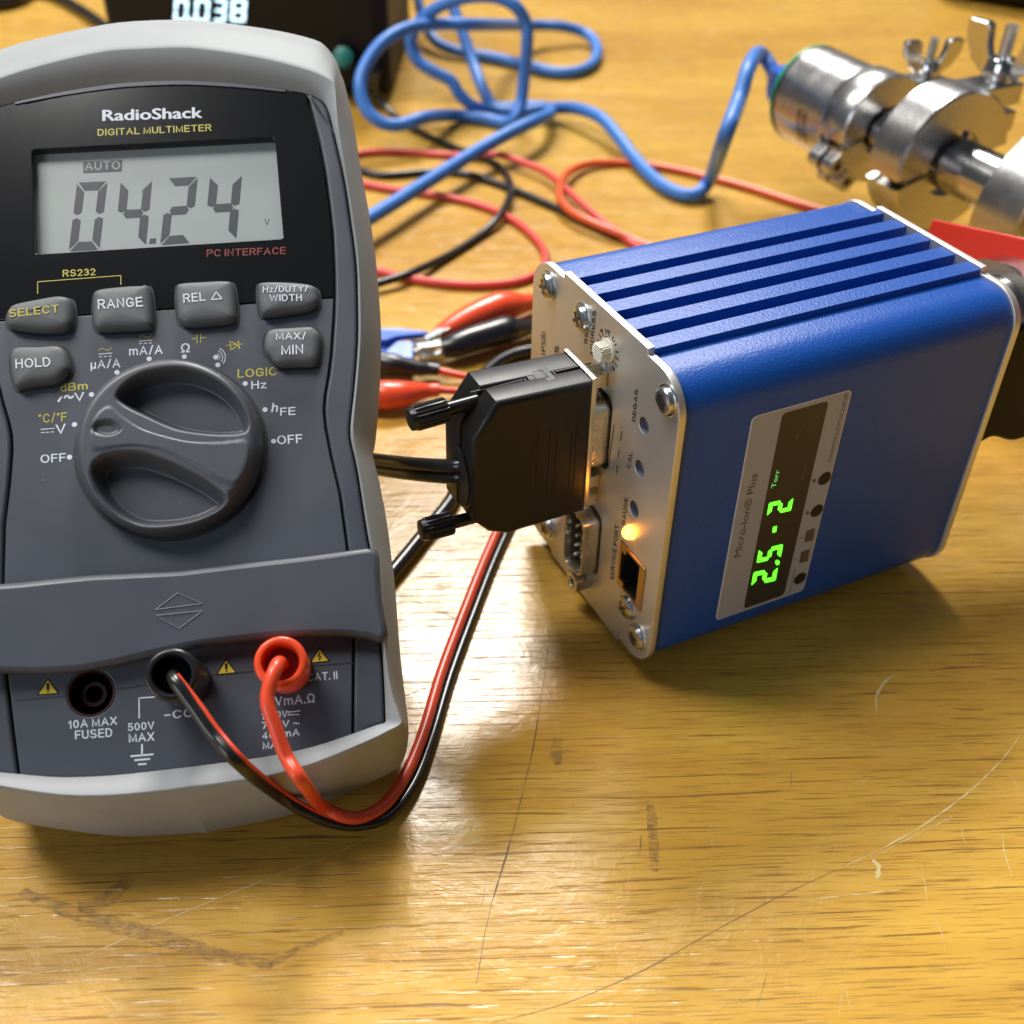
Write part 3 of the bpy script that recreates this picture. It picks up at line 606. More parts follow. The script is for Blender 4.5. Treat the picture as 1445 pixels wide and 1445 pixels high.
def button(pts):
    P = [b2(x, y, 1.6)[:2] for x, y in pts]
    P = [tuple(p[:2]) for p in smooth_loop([(*p, 0) for p in P], 4)]
    c = np.mean(P, axis=0)
    wl = [tuple(c + (np.array(p) - c) * (1 + 0.55 / np.linalg.norm(np.array(p) - c))) for p in P]
    plate('button_gap_shade', wl, [], 0.0, 0.16, 'gap', meter)  # flat black plate, painting the shaded gap round the key
    n = len(P); A = np.array(P)
    sh = lambda d, k: [tuple(list(c + (p - c) * (1 - d / np.linalg.norm(p - c))) + [k]) for p in A]
    return MB().loft([sh(0, -0.5), sh(0.05, 1.0), sh(0.28, 1.65), sh(0.75, 2.08), sh(1.6, BH), sh(3.6, BH + .08)], True, True).build('button', 'button', meter, sharp=80)
bt = {k: button(v) for k, v in BT.items()}
def bx(k, *a, m='white', **kw): return mt(*a, m=m, y0=Y2, w=BH + 0.16, parent=bt[k], name='lettering', **kw)
bx('select', 'SELECT', (33, 175), (215, 157), (31, 146), m='yellow')
bx('rng', 'RANGE', (357, 145), (520, 135), (355, 110))
bx('rel', 'REL', (668, 122), (748, 114), (666, 90))
mline([(770, 110), (808, 107), (787, 82)], 0.22, y0=Y2, w=BH + .16, closed=True).build('lettering', 'white', bt['rel'])
bx('duty', 'Hz/DUTY/', (957, 84), (1122, 81), (957, 61)); bx('duty', 'WIDTH', (982, 117), (1100, 115), (981, 92))
bx('maxmin', 'MAX/', (1005, 256), (1115, 255), (1004, 230)); bx('maxmin', 'MIN', (1025, 311), (1105, 308), (1024, 276))
bx('hold', 'HOLD', (57, 361), (185, 353), (55, 327))
# dial legends
D = lambda *a, **k: mt(*a, y0=Y2, **k)
DL = lambda pts, wd=0.17, **k: mline(pts, wd, y0=Y2, **k)
D('dBm', (220, 446), (320, 437), (219, 417), m='yellow'); D('V', (272, 481), (308, 478), (270, 450)); D('~', (232, 487), (268, 484), (232, 440), bold=0.0)
D('°C/°F', (140, 561), (243, 553), (140, 528), m='yellow', bold=0.005); D('V', (203, 601), (240, 597), (202, 566))
D('OFF', (148, 706), (240, 700), (147, 675)); D('µA/A', (330, 363), (438, 357), (330, 331)); D('mA/A', (470, 314), (592, 308), (470, 281))
D('Ω', (658, 304), (692, 302), (658, 270)); D('LOGIC', (865, 396), (1008, 386), (865, 365), m='yellow'); D('Hz', (915, 436), (970, 433), (915, 407))
D('h', (987, 521), (1010, 519), (993, 487)); D('FE', (1020, 533), (1076, 530), (1020, 504)); D('OFF', (1010, 638), (1102, 632), (1008, 606))
MB().sheet([b2(x, y, .05) for x, y in ((208, 482), (216, 468), (228, 461), (224, 470), (215, 484))]).build('worn_spot', 'whiteline', meter)
j = join(DL([(150, 583), (197, 579)]), *[DL([(x, 595 - (x - 150) * .07), (x + 9, 594.5 - (x - 150) * .07)]) for x in (151, 168, 186)],
         DL([(361, 309), (407, 305)]), *[DL([(x, 319 - (x - 361) * .07), (x + 8, 318.5 - (x - 361) * .07)]) for x in (362, 380, 397)],
         DL([(507, 262), (552, 258)]), *[DL([(x, 271 - (x - 507) * .07), (x + 8, 270.5 - (x - 507) * .07)]) for x in (508, 526, 543)])
j.build('printed_marking', 'white', meter)
tl = lambda x, y: DL([(x, y), (x + 10, y - 7), (x + 22, y - 3), (x + 34, y - 1), (x + 45, y - 9)], 0.17, sub=4)
join(tl(360, 295), tl(507, 249), DL([(700, 253), (718, 251)]), DL([(718, 268), (717, 236)]), DL([(731, 267), (730, 234)]), DL([(731, 250), (749, 248)]),
     DL([(822, 278), (882, 272)], 0.14), DL([(838, 263), (841, 294), (868, 275)], 0.2, closed=True), DL([(868, 262), (871, 289)], 0.2)).build('printed_marking', 'yellow', meter)
arcs = []
for r in (14, 24, 34): arcs.append(DL([(787 + r * math.cos(math.radians(q)), 320 + r * math.sin(math.radians(q))) for q in range(-65, 40, 13)], 0.2))
cdot = MB()
for x, y in ((253, 684), (271, 565), (333, 456), (426, 375), (543, 326), (671, 318), (793, 348), (893, 416), (965, 511), (996, 626)):
    c = b2(x, y, .03); cdot.sheet([(c[0] + .48 * math.cos(q), c[1] + .48 * math.sin(q), .03) for q in np.linspace(0, 2 * math.pi, 17)[:-1]])
c = b2(786, 320, .03); cdot.sheet([(c[0] + .5 * math.cos(q), c[1] + .5 * math.sin(q), .03) for q in np.linspace(0, 2 * math.pi, 17)[:-1]])
join(cdot, *arcs).build('printed_marking', 'white', meter)
# rotary dial: one carved surface with two finger scoops, a bar between and an oval pointer dimple
DC = np.array([0.0, 6.095]); DR = 16.95; DT = 5.6
MB().lathe((DC[0], DC[1], 0.02), (0, 0, 1), [(0, 0), (0, DR + 0.75), (0.12, DR + 0.75), (0.15, 0)], 72).build('dial_gap_shade', 'gap', meter)  # flat dark disc, its rim painting the shade round the dial
def sdf(P, Q):
    Q = np.array(Q); d = np.full(len(P), 1e9); ins = np.zeros(len(P), bool)
    for i in range(len(Q)):
        a, b = Q[i - 1], Q[i]; ab = b - a; t = np.clip(((P - a) @ ab) / (ab @ ab + 1e-12), 0, 1)
        d = np.minimum(d, np.linalg.norm(P - a - t[:, None] * ab, axis=1))
        c = (a[1] > P[:, 1]) != (b[1] > P[:, 1]); xx = a[0] + (P[:, 1] - a[1]) / (b[1] - a[1] + 1e-12) * ab[0]
        ins ^= c & (P[:, 0] < xx)
    return np.where(ins, d, -d)
def sst(x, a, b): t = np.clip((x - a) / (b - a), 0, 1); return t * t * (3 - 2 * t)
dz = lambda L, w: [tuple(b2(x, y, w)[:2]) for x, y in L]
sc1 = [p[:2] for p in smooth_loop([(*q, 0) for q in dz([(421, 470), (432, 435), (470, 400), (530, 371), (620, 356), (700, 362), (790, 398), (855, 450), (898, 515), (909, 570), (885, 598), (800, 606), (700, 598), (620, 580), (520, 535), (455, 502)], 5.5)], 4)]
sc2 = [p[:2] for p in smooth_loop([(*q, 0) for q in dz([(328, 735), (345, 697), (400, 668), (500, 662), (600, 690), (700, 735), (780, 782), (826, 822), (822, 850), (780, 885), (700, 918), (600, 935), (500, 932), (415, 893), (355, 830), (332, 775)], 5.5)], 4)]
pad = [p[:2] for p in smooth_loop([(*q, 0) for q in dz([(336, 560), (360, 520), (398, 500), (450, 540), (520, 582), (620, 613), (700, 628), (800, 630), (885, 622), (905, 640), (905, 690), (885, 745), (850, 778), (780, 755), (700, 705), (600, 660), (500, 640), (420, 645), (345, 655), (328, 630)], 6)], 4)]
oc = b2(386, 576, 6)[:2]
nr, nt = 96, 230
R_ = np.concatenate([np.linspace(0.05, 15.1, nr - 22), np.linspace(15.2, DR, 22)])
T_ = np.linspace(0, 2 * math.pi, nt, endpoint=False)
PP = np.array([[r * math.cos(t), r * math.sin(t)] for r in R_ for t in T_]) + DC
rr = np.linalg.norm(PP - DC, axis=1)
h = DT * np.sqrt(np.clip(1 - (np.clip(rr - 14.5, 0, None) / (DR - 14.5)) ** 2.4, 0, 1))
d1, d2, d3 = sdf(PP, sc1), sdf(PP, sc2), sdf(PP, pad)
h = h - 4.4 * sst(d1, -0.12, 1.9) - 4.4 * sst(d2, -0.25, 2.1) + 0.22 * sst(d3, -0.1, 0.2)
e = ((PP - oc) * [1 / 2.9, 1 / 1.6]); eu = np.hypot(e[:, 0] + 0.12 * e[:, 1], e[:, 1]); h -= 0.75 * sst(1 - eu, 0, 0.4)
h = np.maximum(h, 0.0)
fs = [(i * nt + k, i * nt + (k + 1) % nt, (i + 1) * nt + (k + 1) % nt, (i + 1) * nt + k) for i in range(nr - 1) for k in range(nt)] 
fs = [f[::-1] for f in fs] + [tuple(range(nt))]
MB().add([(p[0], p[1], z + 0.1) for p, z in zip(PP, h)], [f[::-1] for f in fs]).build('rotary_dial', 'dial', meter, sharp=70)
# sliding jack cover
Z3 = 2.3306
def b3(x, y, w): return mp(x / Z3, y / Z3 + 750, w)
cw = 3.4
cov = [(-60, 178), (0, 172), (80, 166), (150, 158), (300, 143), (450, 136), (600, 128), (800, 104), (1000, 82), (1120, 66), (1205, 54), (1238, 60), (1248, 85), (1250, 150), (1256, 230), (1270, 300), (1276, 340), (1262, 362), (1238, 364), (1210, 352),
       (1120, 343), (1000, 345), (900, 350), (800, 360), (650, 378), (500, 410), (380, 440), (250, 462), (120, 468), (0, 465), (-60, 463)]
covl = [tuple(b3(x, y, 2.6)[:2]) for x, y in cov]
um = covl[0][0]
# the far left is outside the picture: close it symmetrically
xr = max(p[0] for p in covl); covl = [p for p in covl if p[0] > -xr + 4]
lft = [(-xr + 1.0, covl[-1][1] - 0.6), (-xr, covl[-1][1] + 1.0), (-xr + 1.2, (covl[0][1] + covl[-1][1]) / 2), (-xr + 1.5, covl[0][1] + .2)]
plate('jack_cover', covl + lft, [], -0.4, cw, 'case', meter, bevel=1.15, sharp=50)
T3 = lambda pts, wd, w=cw + .02: mline(pts, wd, z=Z3, y0=750, w=w)
em = MB()
for tri in ([(512, 258), (585, 203), (667, 238)], [(514, 277), (590, 320), (667, 262)]):
    P = [b3(x, y, cw - 0.05) for x, y in tri]
    for a, b in zip(P, P[1:] + P[:1]): em.cyl(a, b, 0.16, n=8)
em.build('arrow_emblem', 'case', meter)
# jacks
for k, jj in enumerate(J):
    s = MB(); s.lathe((jj[0], jj[1], 0.05), (0, 0, -1), [(0, RJ + 0.02), (0, RJ - 0.35), (9, RJ - 0.45), (9, 2.2), (2.5, 2.2), (2.5, 1.5), (9, 1.5), (9, 0)], 36, cap0=False)
    s.build('input_socket', 'void' if k else mat('dark_red_socket', (0.035, 0.010, 0.010), 0.4), meter)
gl = MB(); 
for pts in ([(55, 556), (225, 541)], [(378, 520), (500, 503)], [(683, 476), (832, 460)], [(980, 446), (1162, 432)]):
    q = T3(pts, 0.22, .03); gl.add(q.v, q.f)
gl.build('groove_shade', 'gap', meter)  # flat dark strips painting the shade of the panel step
def tri(ap, bl, br, bolt):
    st = MB(); P = [b3(*q, .04) for q in (ap, bl, br)]; c = sum(P) / 3; st.sheet(P); o = st.build('warning_sticker', 'black_print', meter)
    MB().sheet([c + (p - c) * 0.80 + (0, 0, .03) for p in P]).build('sticker_face', 'sticker', o)
    u = (P[2] - P[1]); v = P[0] - (P[1] + P[2]) / 2; m0 = (P[1] + P[2]) / 2 + np.array([0, 0, .06])
    k = MB(); f = lambda x, y: m0 + u * x + v * y
    if not bolt: k.sheet([f(-.05, .26), f(.05, .26), f(.07, .68), f(-.07, .68)]); k.sheet([f(-.05, .12), f(.05, .12), f(.05, .2), f(-.05, .2)])
    else: k.sheet([f(-.02, .1), f(.1, .4), f(-.02, .38), f(.05, .7), f(-.13, .36), f(.0, .38), f(-.06, .2)])
    k.build('sticker_symbol', 'black_print', o)
tri((157, 482), (121, 539), (196, 534), 0); tri((743, 417), (711, 472), (780, 466), 0); tri((1050, 379), (1018, 434), (1086, 428), 1)
B = lambda *a, **k: mt(*a, z=Z3, y0=750, **k)
B('10A MAX', (225, 649), (385, 635), (224, 622)); B('FUSED', (247, 684), (370, 675), (246, 655)); B('500V', (421, 657), (508, 650), (420, 631)); B('MAX', (424, 694), (508, 688), (423, 665))
B('–COM', (540, 618), (675, 606), (540, 590)); B('CAT. II', (1010, 493), (1110, 485), (1009, 467), bold=0.004)
B('VmA.Ω', (905, 575), (1037, 562), (903, 544)); B('1000V', (860, 619), (945, 611), (860, 596)); B('750V ~', (861, 650), (985, 640), (861, 627)); B('400mA', (862, 684), (985, 671), (862, 660)); B('MAX', (865, 716), (932, 711), (864, 691))
join(T3([(467, 702), (467, 735)], .3, .03), T3([(432, 739), (502, 733)], .3, .03), T3([(445, 752), (491, 748)], .3, .03), T3([(457, 766), (479, 764)], .3, .03)).build('printed_marking', 'white', meter)
join(T3([(458, 613), (457, 548), (520, 543)], .22, .03)).build('printed_marking', 'white', meter)
join(T3([(947, 594), (985, 590)], .22, .03), *[T3([(x, 603), (x + 8, 602)], .22, .03) for x in (948, 961, 974)]).build('printed_marking', 'white', meter)

# ------------------------------------------------------------------ test lead plugged into the meter
lead = thing('test_lead', 'red and black twin test lead with one plug in each meter jack', 'test lead', loc=(0, 0, 0))
def mw(u, v, w): return MF.R @ np.array([u, v, w]) + MF.o
nW = MF.R[:, 2]
def plug(jj, name, m, L_):
    o = mw(jj[0], jj[1], 0.0); p = MB()
    p.lathe(o, nW, [(-6, 3.5), (0.0, 3.55), (0.1, 4.35), (L_ - 1.0, 4.5), (L_ - .25, 4.35), (L_, 3.9), (L_ - .15, 3.35), (L_ - .7, 3.1), (L_ - 7, 2.7), (L_ - 7, 0)], 40)
    return p.build(name, m, lead, sharp=50)
plug(J[1], 'black_plug', 'black_plastic', 14.0); plug(J[2], 'red_plug', 'red_plastic', 12.5)
bp0 = mw(J[1][0], J[1][1], 7.0); rp0 = mw(J[2][0], J[2][1], 6.0)
bo = mw(J[1][0], J[1][1], 14.5); ro = mw(J[2][0], J[2][1], 13.5)
def md(px, py, w): return mw(*mp(px, py, w))
RW = 1.12
def hz(px, py, z): return at(px, py, z)
blk = [bp0, bo + np.array([0.5, -0.5, -.5]), md(275, 1000, 15), md(300, 1035, 15), md(340, 1080, 14.5), hz(390, 1120, 17), hz(432, 1146, 11), hz(470, 1161, 7), hz(510, 1164, 4.5), hz(550, 1150, 2.6),
       hz(585, 1105, 1.6), hz(610, 1042, 1.3), hz(636, 955, 1.3), hz(668, 868, 1.3), hz(702, 782, 1.3), hz(735, 715, 1.3), hz(775, 660, 1.3)]
red = [rp0, ro + np.array([-0.2, -1.0, 0.2]), md(377, 985, 15.5), md(388, 1025, 15), md(404, 1068, 14), md(428, 1105, 13.5), hz(452, 1135, 12), hz(484, 1152, 8.5), hz(513, 1152, 6.5), hz(545, 1133, 4.8),
       hz(573, 1092, 3.6), hz(596, 1038, 2.9), hz(622, 951, 2.5), hz(655, 863, 2.3), hz(690, 776, 2.2), hz(722, 712, 2.0), hz(765, 655, 2.0)]
MB().tube(blk, RW, 14, sub=8).build('black_wire', 'black_wire', lead, sharp=80)
MB().tube(red, RW * 1.08, 14, sub=8).build('red_wire', 'red_wire', lead, sharp=80)
# torn red skin left along the black wire
skin = [p + np.array([0.95, 0.35, 0.5]) for p in blk[2:8]]
MB().tube([bo + np.array([1.2, -0.3, 0.2])] + skin + [hz(484, 1153, 7.2)], 0.42, 8, sub=8).build('torn_red_insulation', 'red_wire', lead, sharp=80)

# ------------------------------------------------------------------ the blue gauge module
BXO = np.array([3.6019, 219.1831, 3.3])
BF = Frame(BXO, [[0.440731, 0.897639, 0], [-0.897639, 0.440731, 0], [0, 0, 1]])
W_, L_, H_, CR, NF = 59.24, 80.48, 73.0, 7.84, 1.33
mod = thing('gauge_controller', 'blue powder coated box with silver end plates and a lit green reading on its side', 'gauge controller', BF)
f0 = lambda px, py, y=0.0: BF.p(px, py, 1, y)
sx = lambda px, py, x=W_: BF.p(px, py, 0, x)
nl = f0(796, 389)[0]; nr_ = f0(913.5, 498)[0]
def profile(ins, up, lo, ridges):
    """outline (x,z) of the module's section"""
    r = CR; x0, x1, z0, z1 = ins, W_ - ins, ins, H_ - ins
    P = []
    arc = lambda cx, cz, a: [(cx + (r - ins) * math.cos(math.radians(a + q)), cz + (r - ins) * math.sin(math.radians(a + q))) for q in range(0, 91, 9)]
    P += arc(W_ - r, H_ - r, 0)
    if ridges:
        zt = H_ + up
        for k in range(4, -1, -1):
            xr = 16.66 + 7.59 * k; xl = xr - 4.3 if k else nl + 0.4
            P += [(xr, z1 if k == 4 else z1 - 1.2), (xr - 0.15, zt), (xl + 0.15, zt), (xl, z1 - 1.2 if k else z1)]
    else: P += [(nr_ + .15, z1), (nr_, H_ + up), (nl, H_ + up), (nl - .15, z1)]
    P += arc(r, H_ - r, 90) + arc(r, r, 180)
    P += [(nl, z0), (nl + .15, -lo), (nr_ - .15, -lo), (nr_, z0)]
    P += arc(W_ - r, r, 270)
    return P
def onface(x, z, y): return (x, -y, z)          # plate() with height measured out of the face
holes = []
d9z, d9x = 17.6, 31.4; d15z, d15x = 47.7, 31.6
def dshape(cx, cz, lw, ww, h, r=2.2, flip=1):
    """D outline: long axis along z; wide side toward -x"""
    a = [(-h / 2, lw / 2), (-h / 2, -lw / 2), (h / 2, -ww / 2), (h / 2, ww / 2)]
    out = []
    for i in range(4):
        p = np.array(a[i]); p0 = np.array(a[i - 1]); p1 = np.array(a[(i + 1) % 4])
        u = (p0 - p) / np.linalg.norm(p0 - p); v = (p1 - p) / np.linalg.norm(p1 - p)
        for t in np.linspace(0, 1, 6):
            q = (1 - t) ** 2 * (p + u * r) + 2 * t * (1 - t) * p + t * t * (p + v * r); out.append((cx + q[0], cz + q[1]))
    return out
rj = [f0(866, 762), f0(913, 802), f0(905, 868), f0(872, 818)]
rx0, rx1 = f0(870, 768)[0], f0(913, 801)[0]; rz0, rz1 = f0(906, 866)[2], f0(913, 803)[2]
rx1 -= 0.2; rx0 = rx1 - 10.2; rz1 -= 0.2
holes.append([(rx0, rz0), (rx0, rz1), (rx1, rz1), (rx1, rz0)])
holes.append(dshape(d9x, d9z, 19.2, 17.6, 9.6, 2.4)); holes.append(dshape(d15x, d15z, 19.4, 17.8, 9.8, 2.4))
BTN = [f0(908.5, 601), f0(902, 661), f0(894.5, 718)]
for b in BTN: holes.append(circle(b[0], b[2], 1.75, 20))
ledp = f0(889, 751); holes.append(circle(ledp[0], ledp[2], 1.6, 16))
rots = f0(858, 494); holes.append(circle(rots[0], rots[2], 2.7, 24))
plate('housing', profile(0.55, 0.9, 0.6, True), [rrect(3.2, 3.2, W_ - 3.2, H_ - 3.2, 5)], -L_, -1.62, 'paint', mod, bevel=0.12, place=onface, sharp=30)
plate('front_plate', profile(0, NF, NF, False), holes, -1.6, 0, 'plate', mod, bevel=0.16, place=onface)
plate('rear_plate', profile(0, NF, NF, False), [], -L_ - 1.62, -L_ - 0.02, 'plate', mod, bevel=0.16, place=onface)
MB().box((W_ / 2, 12, H_ / 2), (W_ - 16, 2.6, H_ - 8)).build('inner_board', 'void', mod)
# screws with washers
def screw(px, py, ang, wash=True):
    c = f0(px, py, -1.2); c = np.array([c[0], 0, c[2]]); d = (0, -1.0, 0)
    s = MB()
    s.lathe(c, d, [(0.01, 3.15), (0.32, 3.2), (0.45, 3.0), (0.46, 2.6), (0.95, 2.6), (1.3, 2.4), (1.55, 1.95), (1.68, 1.1), (1.7, 0)], 30)
    o = s.build('screw', 'zinc', mod, sharp=28)
    k = MB()
    for a in (ang, ang + 90):
        q = math.radians(a); ex = np.array([math.cos(q), 0, math.sin(q)]); ez = np.array([-math.sin(q), 0, math.cos(q)])
        k.box(c + np.array([0, -1.58 - (.01 if a == ang else 0), 0]), (3.1, 0.30, 0.72), [ex, (0, 1, 0), ez])
    k.build('cross_shade', 'recess_dark', o)  # raised dark cross, its colour standing in for shade in the recess
for a in ((768, 404, 20), (816, 450, 35), (935, 566, 10), (880, 857, 40), (895, 900, 25), (769, 746, 60)): screw(*a)
# recessed buttons, lamp, rotary switch
for b in BTN: MB().lathe((b[0], 0.05, b[2]), (0, 1, 0), [(0, 1.75), (1.3, 1.72), (1.3, 0)], 20, cap0=False).build('recessed_button', mat('grey_push_button', (0.11, 0.125, 0.16), 0.4) if b is BTN[0] else bpy.data.materials['grey_push_button'], mod)
MB().lathe((ledp[0], 1.0, ledp[2]), (0, -1, 0), [(0, 1.5), (1.4, 1.5), (2.0, 1.3), (2.5, 0.8), (2.7, 0)], 20).build('status_lamp', 'amber', mod)
rk = MB(); rk.lathe((rots[0], 1.2, rots[2]), (0, -1, 0), [(0, 2.5), (1.5, 2.5), (1.6, 2.4), (1.6, 0)], 28); ro_ = rk.build('address_switch', 'ivory', mod)
kn = MB()
for k in range(-3, 4): kn.box((rots[0] + 0.1, -1.5, rots[2] + k * 0.52), (3.9 * math.sqrt(max(.1, 1 - (k / 3.8) ** 2)), 2.2, 0.30))
kn.box((rots[0] + .1, -1.2, rots[2]), (3.2, 1.8, 3.0)); kn.build('switch_knob', 'ivory', ro_, bevel=0.08)
# 9-pin port
def ring_shell(o, outer, inn_, z0, z1, m, par, name):
    plate(name, outer, [inn_], z0, z1, m, par, bevel=0.12, place=onface)
prt = MB().prism([(x, 1.7, z) for x, z in dshape(d9x, d9z, 21.4, 20.0, 12.0)], (0, 0.4, 0)).build('service_port', 'shell', mod)
ring_shell(prt, dshape(d9x, d9z, 17.6, 15.6, 8.6), dshape(d9x, d9z, 16.9, 14.9, 7.9), -1.5, 4.1, 'shell', prt, 'port_shell')
MB().prism([(x, 0.6, z) for x, z in dshape(d9x, d9z, 16.8, 14.8, 7.8)], (0, 0.7, 0)).build('port_insulator', 'void', prt)
pn = []
for i in range(5): pn.append((d9x - 1.42, d9z + (i - 2) * 2.77))
for i in range(4): pn.append((d9x + 1.42, d9z + (i - 1.5) * 2.77))
for x, z in pn: MB().lathe((x, 0.8, z), (0, -1, 0), [(0, .5), (3.0, .5), (3.5, .32), (3.7, 0)], 10).build('port_pin', 'shell', prt)
def standoff(x, z, l=3.9):
    s = MB()
    hx = [(x + 2.75 * math.cos(math.radians(60 * k + 30)), z + 2.75 * math.sin(math.radians(60 * k + 30))) for k in range(6)]
    plate('standoff', hx, [circle(x, z, 1.35, 18)], 0, l, 'shell', mod, bevel=0.2, place=onface)
standoff(d9x, d9z - 12.3); standoff(d9x, d9z + 12.5)
# 15-pin port and its jack posts
plate('signal_port', dshape(d15x, d15z, 17.6, 15.6, 8.6), [], -2.5, 5.4, 'shell', mod, bevel=0.3, place=onface)
dm = MB()
for k in range(5): dm.lathe((d15x + 4.3, -3.0, d15z - 5.6 + k * 2.8), (1, 0, 0), [(-.3, 0.75), (0.12, 0.55), (0.2, 0)], 12)
dm.build('port_dimple', 'shell', mod)
standoff(d15x, d15z + 12.5, 5.0); standoff(d15x, d15z - 12.5, 5.0)
# network style jack
rjo = MB()
e_ = 0.85
jo_ = [(rx0 + .1, rz0 + .1), (rx0 + .1, rz1 - .1), (rx1 - .1, rz1 - .1), (rx1 - .1, rz0 + .1)]
jh_ = [(rx0 + e_, rz0 + 2.2), (rx0 + e_ + 1.8, rz0 + 2.2), (rx0 + e_ + 1.8, rz0 + e_), (rx1 - 2.0, rz0 + e_), (rx1 - 2.0, rz1 - e_), (rx0 + e_ + 1.8, rz1 - e_), (rx0 + e_ + 1.8, rz1 - 2.2), (rx0 + e_, rz1 - 2.2)]
plate('network_jack', jo_, [jh_], -0.6, 0.35, 'gold', mod, bevel=0.1, place=onface)
plate('jack_lining', jo_, [jh_], -9, -0.65, 'void', mod, place=onface)
MB().box(((rx0 + rx1) / 2, 8.8, (rz0 + rz1) / 2), (rx1 - rx0 - .5, .2, rz1 - rz0 - .5)).build('jack_cavity', 'void', mod)
jp = MB()
for k in range(8): jp.box((rx1 - 2.6, 0.9, rz0 + 2.4 + k * (rz1 - rz0 - 4.8) / 7), (1.2, 1.2, 0.35))
jp.build('jack_contact', 'void', mod)
# prints on the front plate
def ft(body, p0, p1, pt, m='black_print', rg=(740, 360, 5.558), bold=0.0):
    g = lambda q: BF.p(rg[0] + q[0] / rg[2], rg[1] + q[1] / rg[2], 1, -0.035)
    return text('printed_marking', body, g(p0), g(p1), g(pt), m, mod, bold, 0.18)
ZA = (740, 360, 5.558); ZB = (740, 600, 4.25)
ft('RS-485', (493, 697), (513, 455), (468, 690)); ft('ADDRESS', (537, 797), (561, 440), (511, 788)); ft('DEGAS', (869, 1310), (893, 1055), (842, 1303))
ft('GRANVILLE-PHILLIPS®', (152, 1500), (168, 600), (120, 1490)); ft('MICRO-ION PLUS', (242, 1450), (270, 715), (212, 1440))
ft('CAL', (637, 258), (648, 165), (613, 254), rg=ZB); ft('GAUGE', (602, 600), (623, 435), (580, 596), rg=ZB); ft('SERVICE PORT', (535, 932), (568, 600), (513, 924), rg=ZB)
for ch, x, y in (('6', 604, 605), ('8', 655, 612), ('A', 704, 690), ('C', 722, 815), ('E', 700, 905), ('0', 640, 862)):
    ft(ch, (x + 8, y + 2), (x + 11, y - 24), (x - 12, y - 4))
tk = MB()
for k in range(16):
    q = math.radians(22.5 * k); a = np.array([math.cos(q), 0, math.sin(q)]); c = np.array([rots[0], -0.03, rots[2]]); s_ = np.array([-a[2], 0, a[0]]) * .14
    tk.sheet([c + a * 3.0 - s_, c + a * 4.3 - s_, c + a * 4.3 + s_, c + a * 3.0 + s_])
def fl(p, q, wd, rg):
    g = lambda r: BF.p(rg[0] + r[0] / rg[2], rg[1] + r[1] / rg[2], 1, -0.035)
    a, b = g(p), g(q); t = (b - a) / np.linalg.norm(b - a); s_ = np.array([-t[2], 0, t[0]]) * wd / 2
    tk.sheet([a - s_, b - s_, b + s_, a + s_])
ZC = (480, 350, 2.408)
for p, q in (((931, 600), (910, 748)), ((957, 622), (952, 655)), ((948, 685), (944, 712)), ((943, 738), (939, 766))): fl(p, q, .3, ZC)
tk.build('printed_marking', 'black_print', mod)
# ---- the display film on the side
ZL_ = (1000, 530, 4.127)
def sp(x, y, k=0.0): return BF.p(ZL_[0] + x / ZL_[2], ZL_[1] + y / ZL_[2], 0, W_ - 0.55 + k)
def roundpoly(pts, r):
    out = []; P = [np.array(p, float) for p in pts]
    for i in range(len(P)):
        p = P[i]; u = P[i - 1] - p; v = P[(i + 1) % len(P)] - p; u /= np.linalg.norm(u); v /= np.linalg.norm(v)
        for t in np.linspace(0, 1, 6): out.append((1 - t) ** 2 * (p + u * r) + 2 * t * (1 - t) * p + t * t * (p + v * r))
    return out
def yz(q): return (q[1], q[2])
side = lambda y, z, h: (W_ - 0.55 + h, y, z)
lc = [sp(40, 1423), sp(252, 240), sp(838, 78), sp(548, 1252)]
y0_, y1_ = (lc[0][1] + lc[1][1]) / 2, (lc[2][1] + lc[3][1]) / 2; z0_, z1_ = (lc[0][2] + lc[3][2]) / 2, (lc[1][2] + lc[2][2]) / 2
plate('label_edge', rrect(y0_, z0_, y1_, z1_, 1.2), [], 0.0, 0.10, 'label_edge', mod, place=side)
lab = plate('display_label', rrect(y0_ + .25, z0_ + .25, y1_ - .25, z1_ - .25, 1.0), [], 0.0, 0.14, 'label', mod, place=side)
wc = [sp(203, 1350), sp(425, 222), sp(692, 143), sp(440, 1278)]
wy0, wy1 = (wc[0][1] + wc[1][1]) / 2, (wc[2][1] + wc[3][1]) / 2; wz0, wz1 = (wc[0][2] + wc[3][2]) / 2, (wc[1][2] + wc[2][2]) / 2
plate('smoked_window', rrect(wy0, wz0, wy1, wz1, 1.0), [], 0.0, 0.18, 'smoke', lab, place=side)
for ch, bl, br, tl_ in (('2', (388, 1192), (402, 1117), (250, 1222)), ('5', (417, 1058), (432, 983), (280, 1090)), ('2', (478, 785), (492, 712), (340, 815))):
    mb = MB(); seven(mb, ch, sp(*bl, .2), sp(*br, .2), sp(*tl_, .2), (0.05, 0, 0), tx=.29, ty=.155, g=.04); mb.build('lit_digit', 'green', lab)
MB().prism([sp(x, y, .2) for x, y in ((372, 915), (392, 908), (396, 876), (376, 882))], (.05, 0, 0)).build('lit_dash', 'green', lab)
MB().prism([sp(400 + 12 * math.cos(q), 1088 + 14 * math.sin(q), .2) for q in np.linspace(0, 6.28, 12)[:-1]], (.05, 0, 0)).build('lit_point', 'green', lab)
def st_(body, p0, p1, pt, m, bold=0.0, k=.19): return text('lettering', body, sp(*p0, k), sp(*p1, k), sp(*pt, k), m, lab, bold)
st_('Micro-Ion® Plus', (185, 1052), (285, 570), (146, 1062), 'dark_grey'); st_('Torr', (388, 652), (415, 548), (362, 658), 'green_dim', .01)
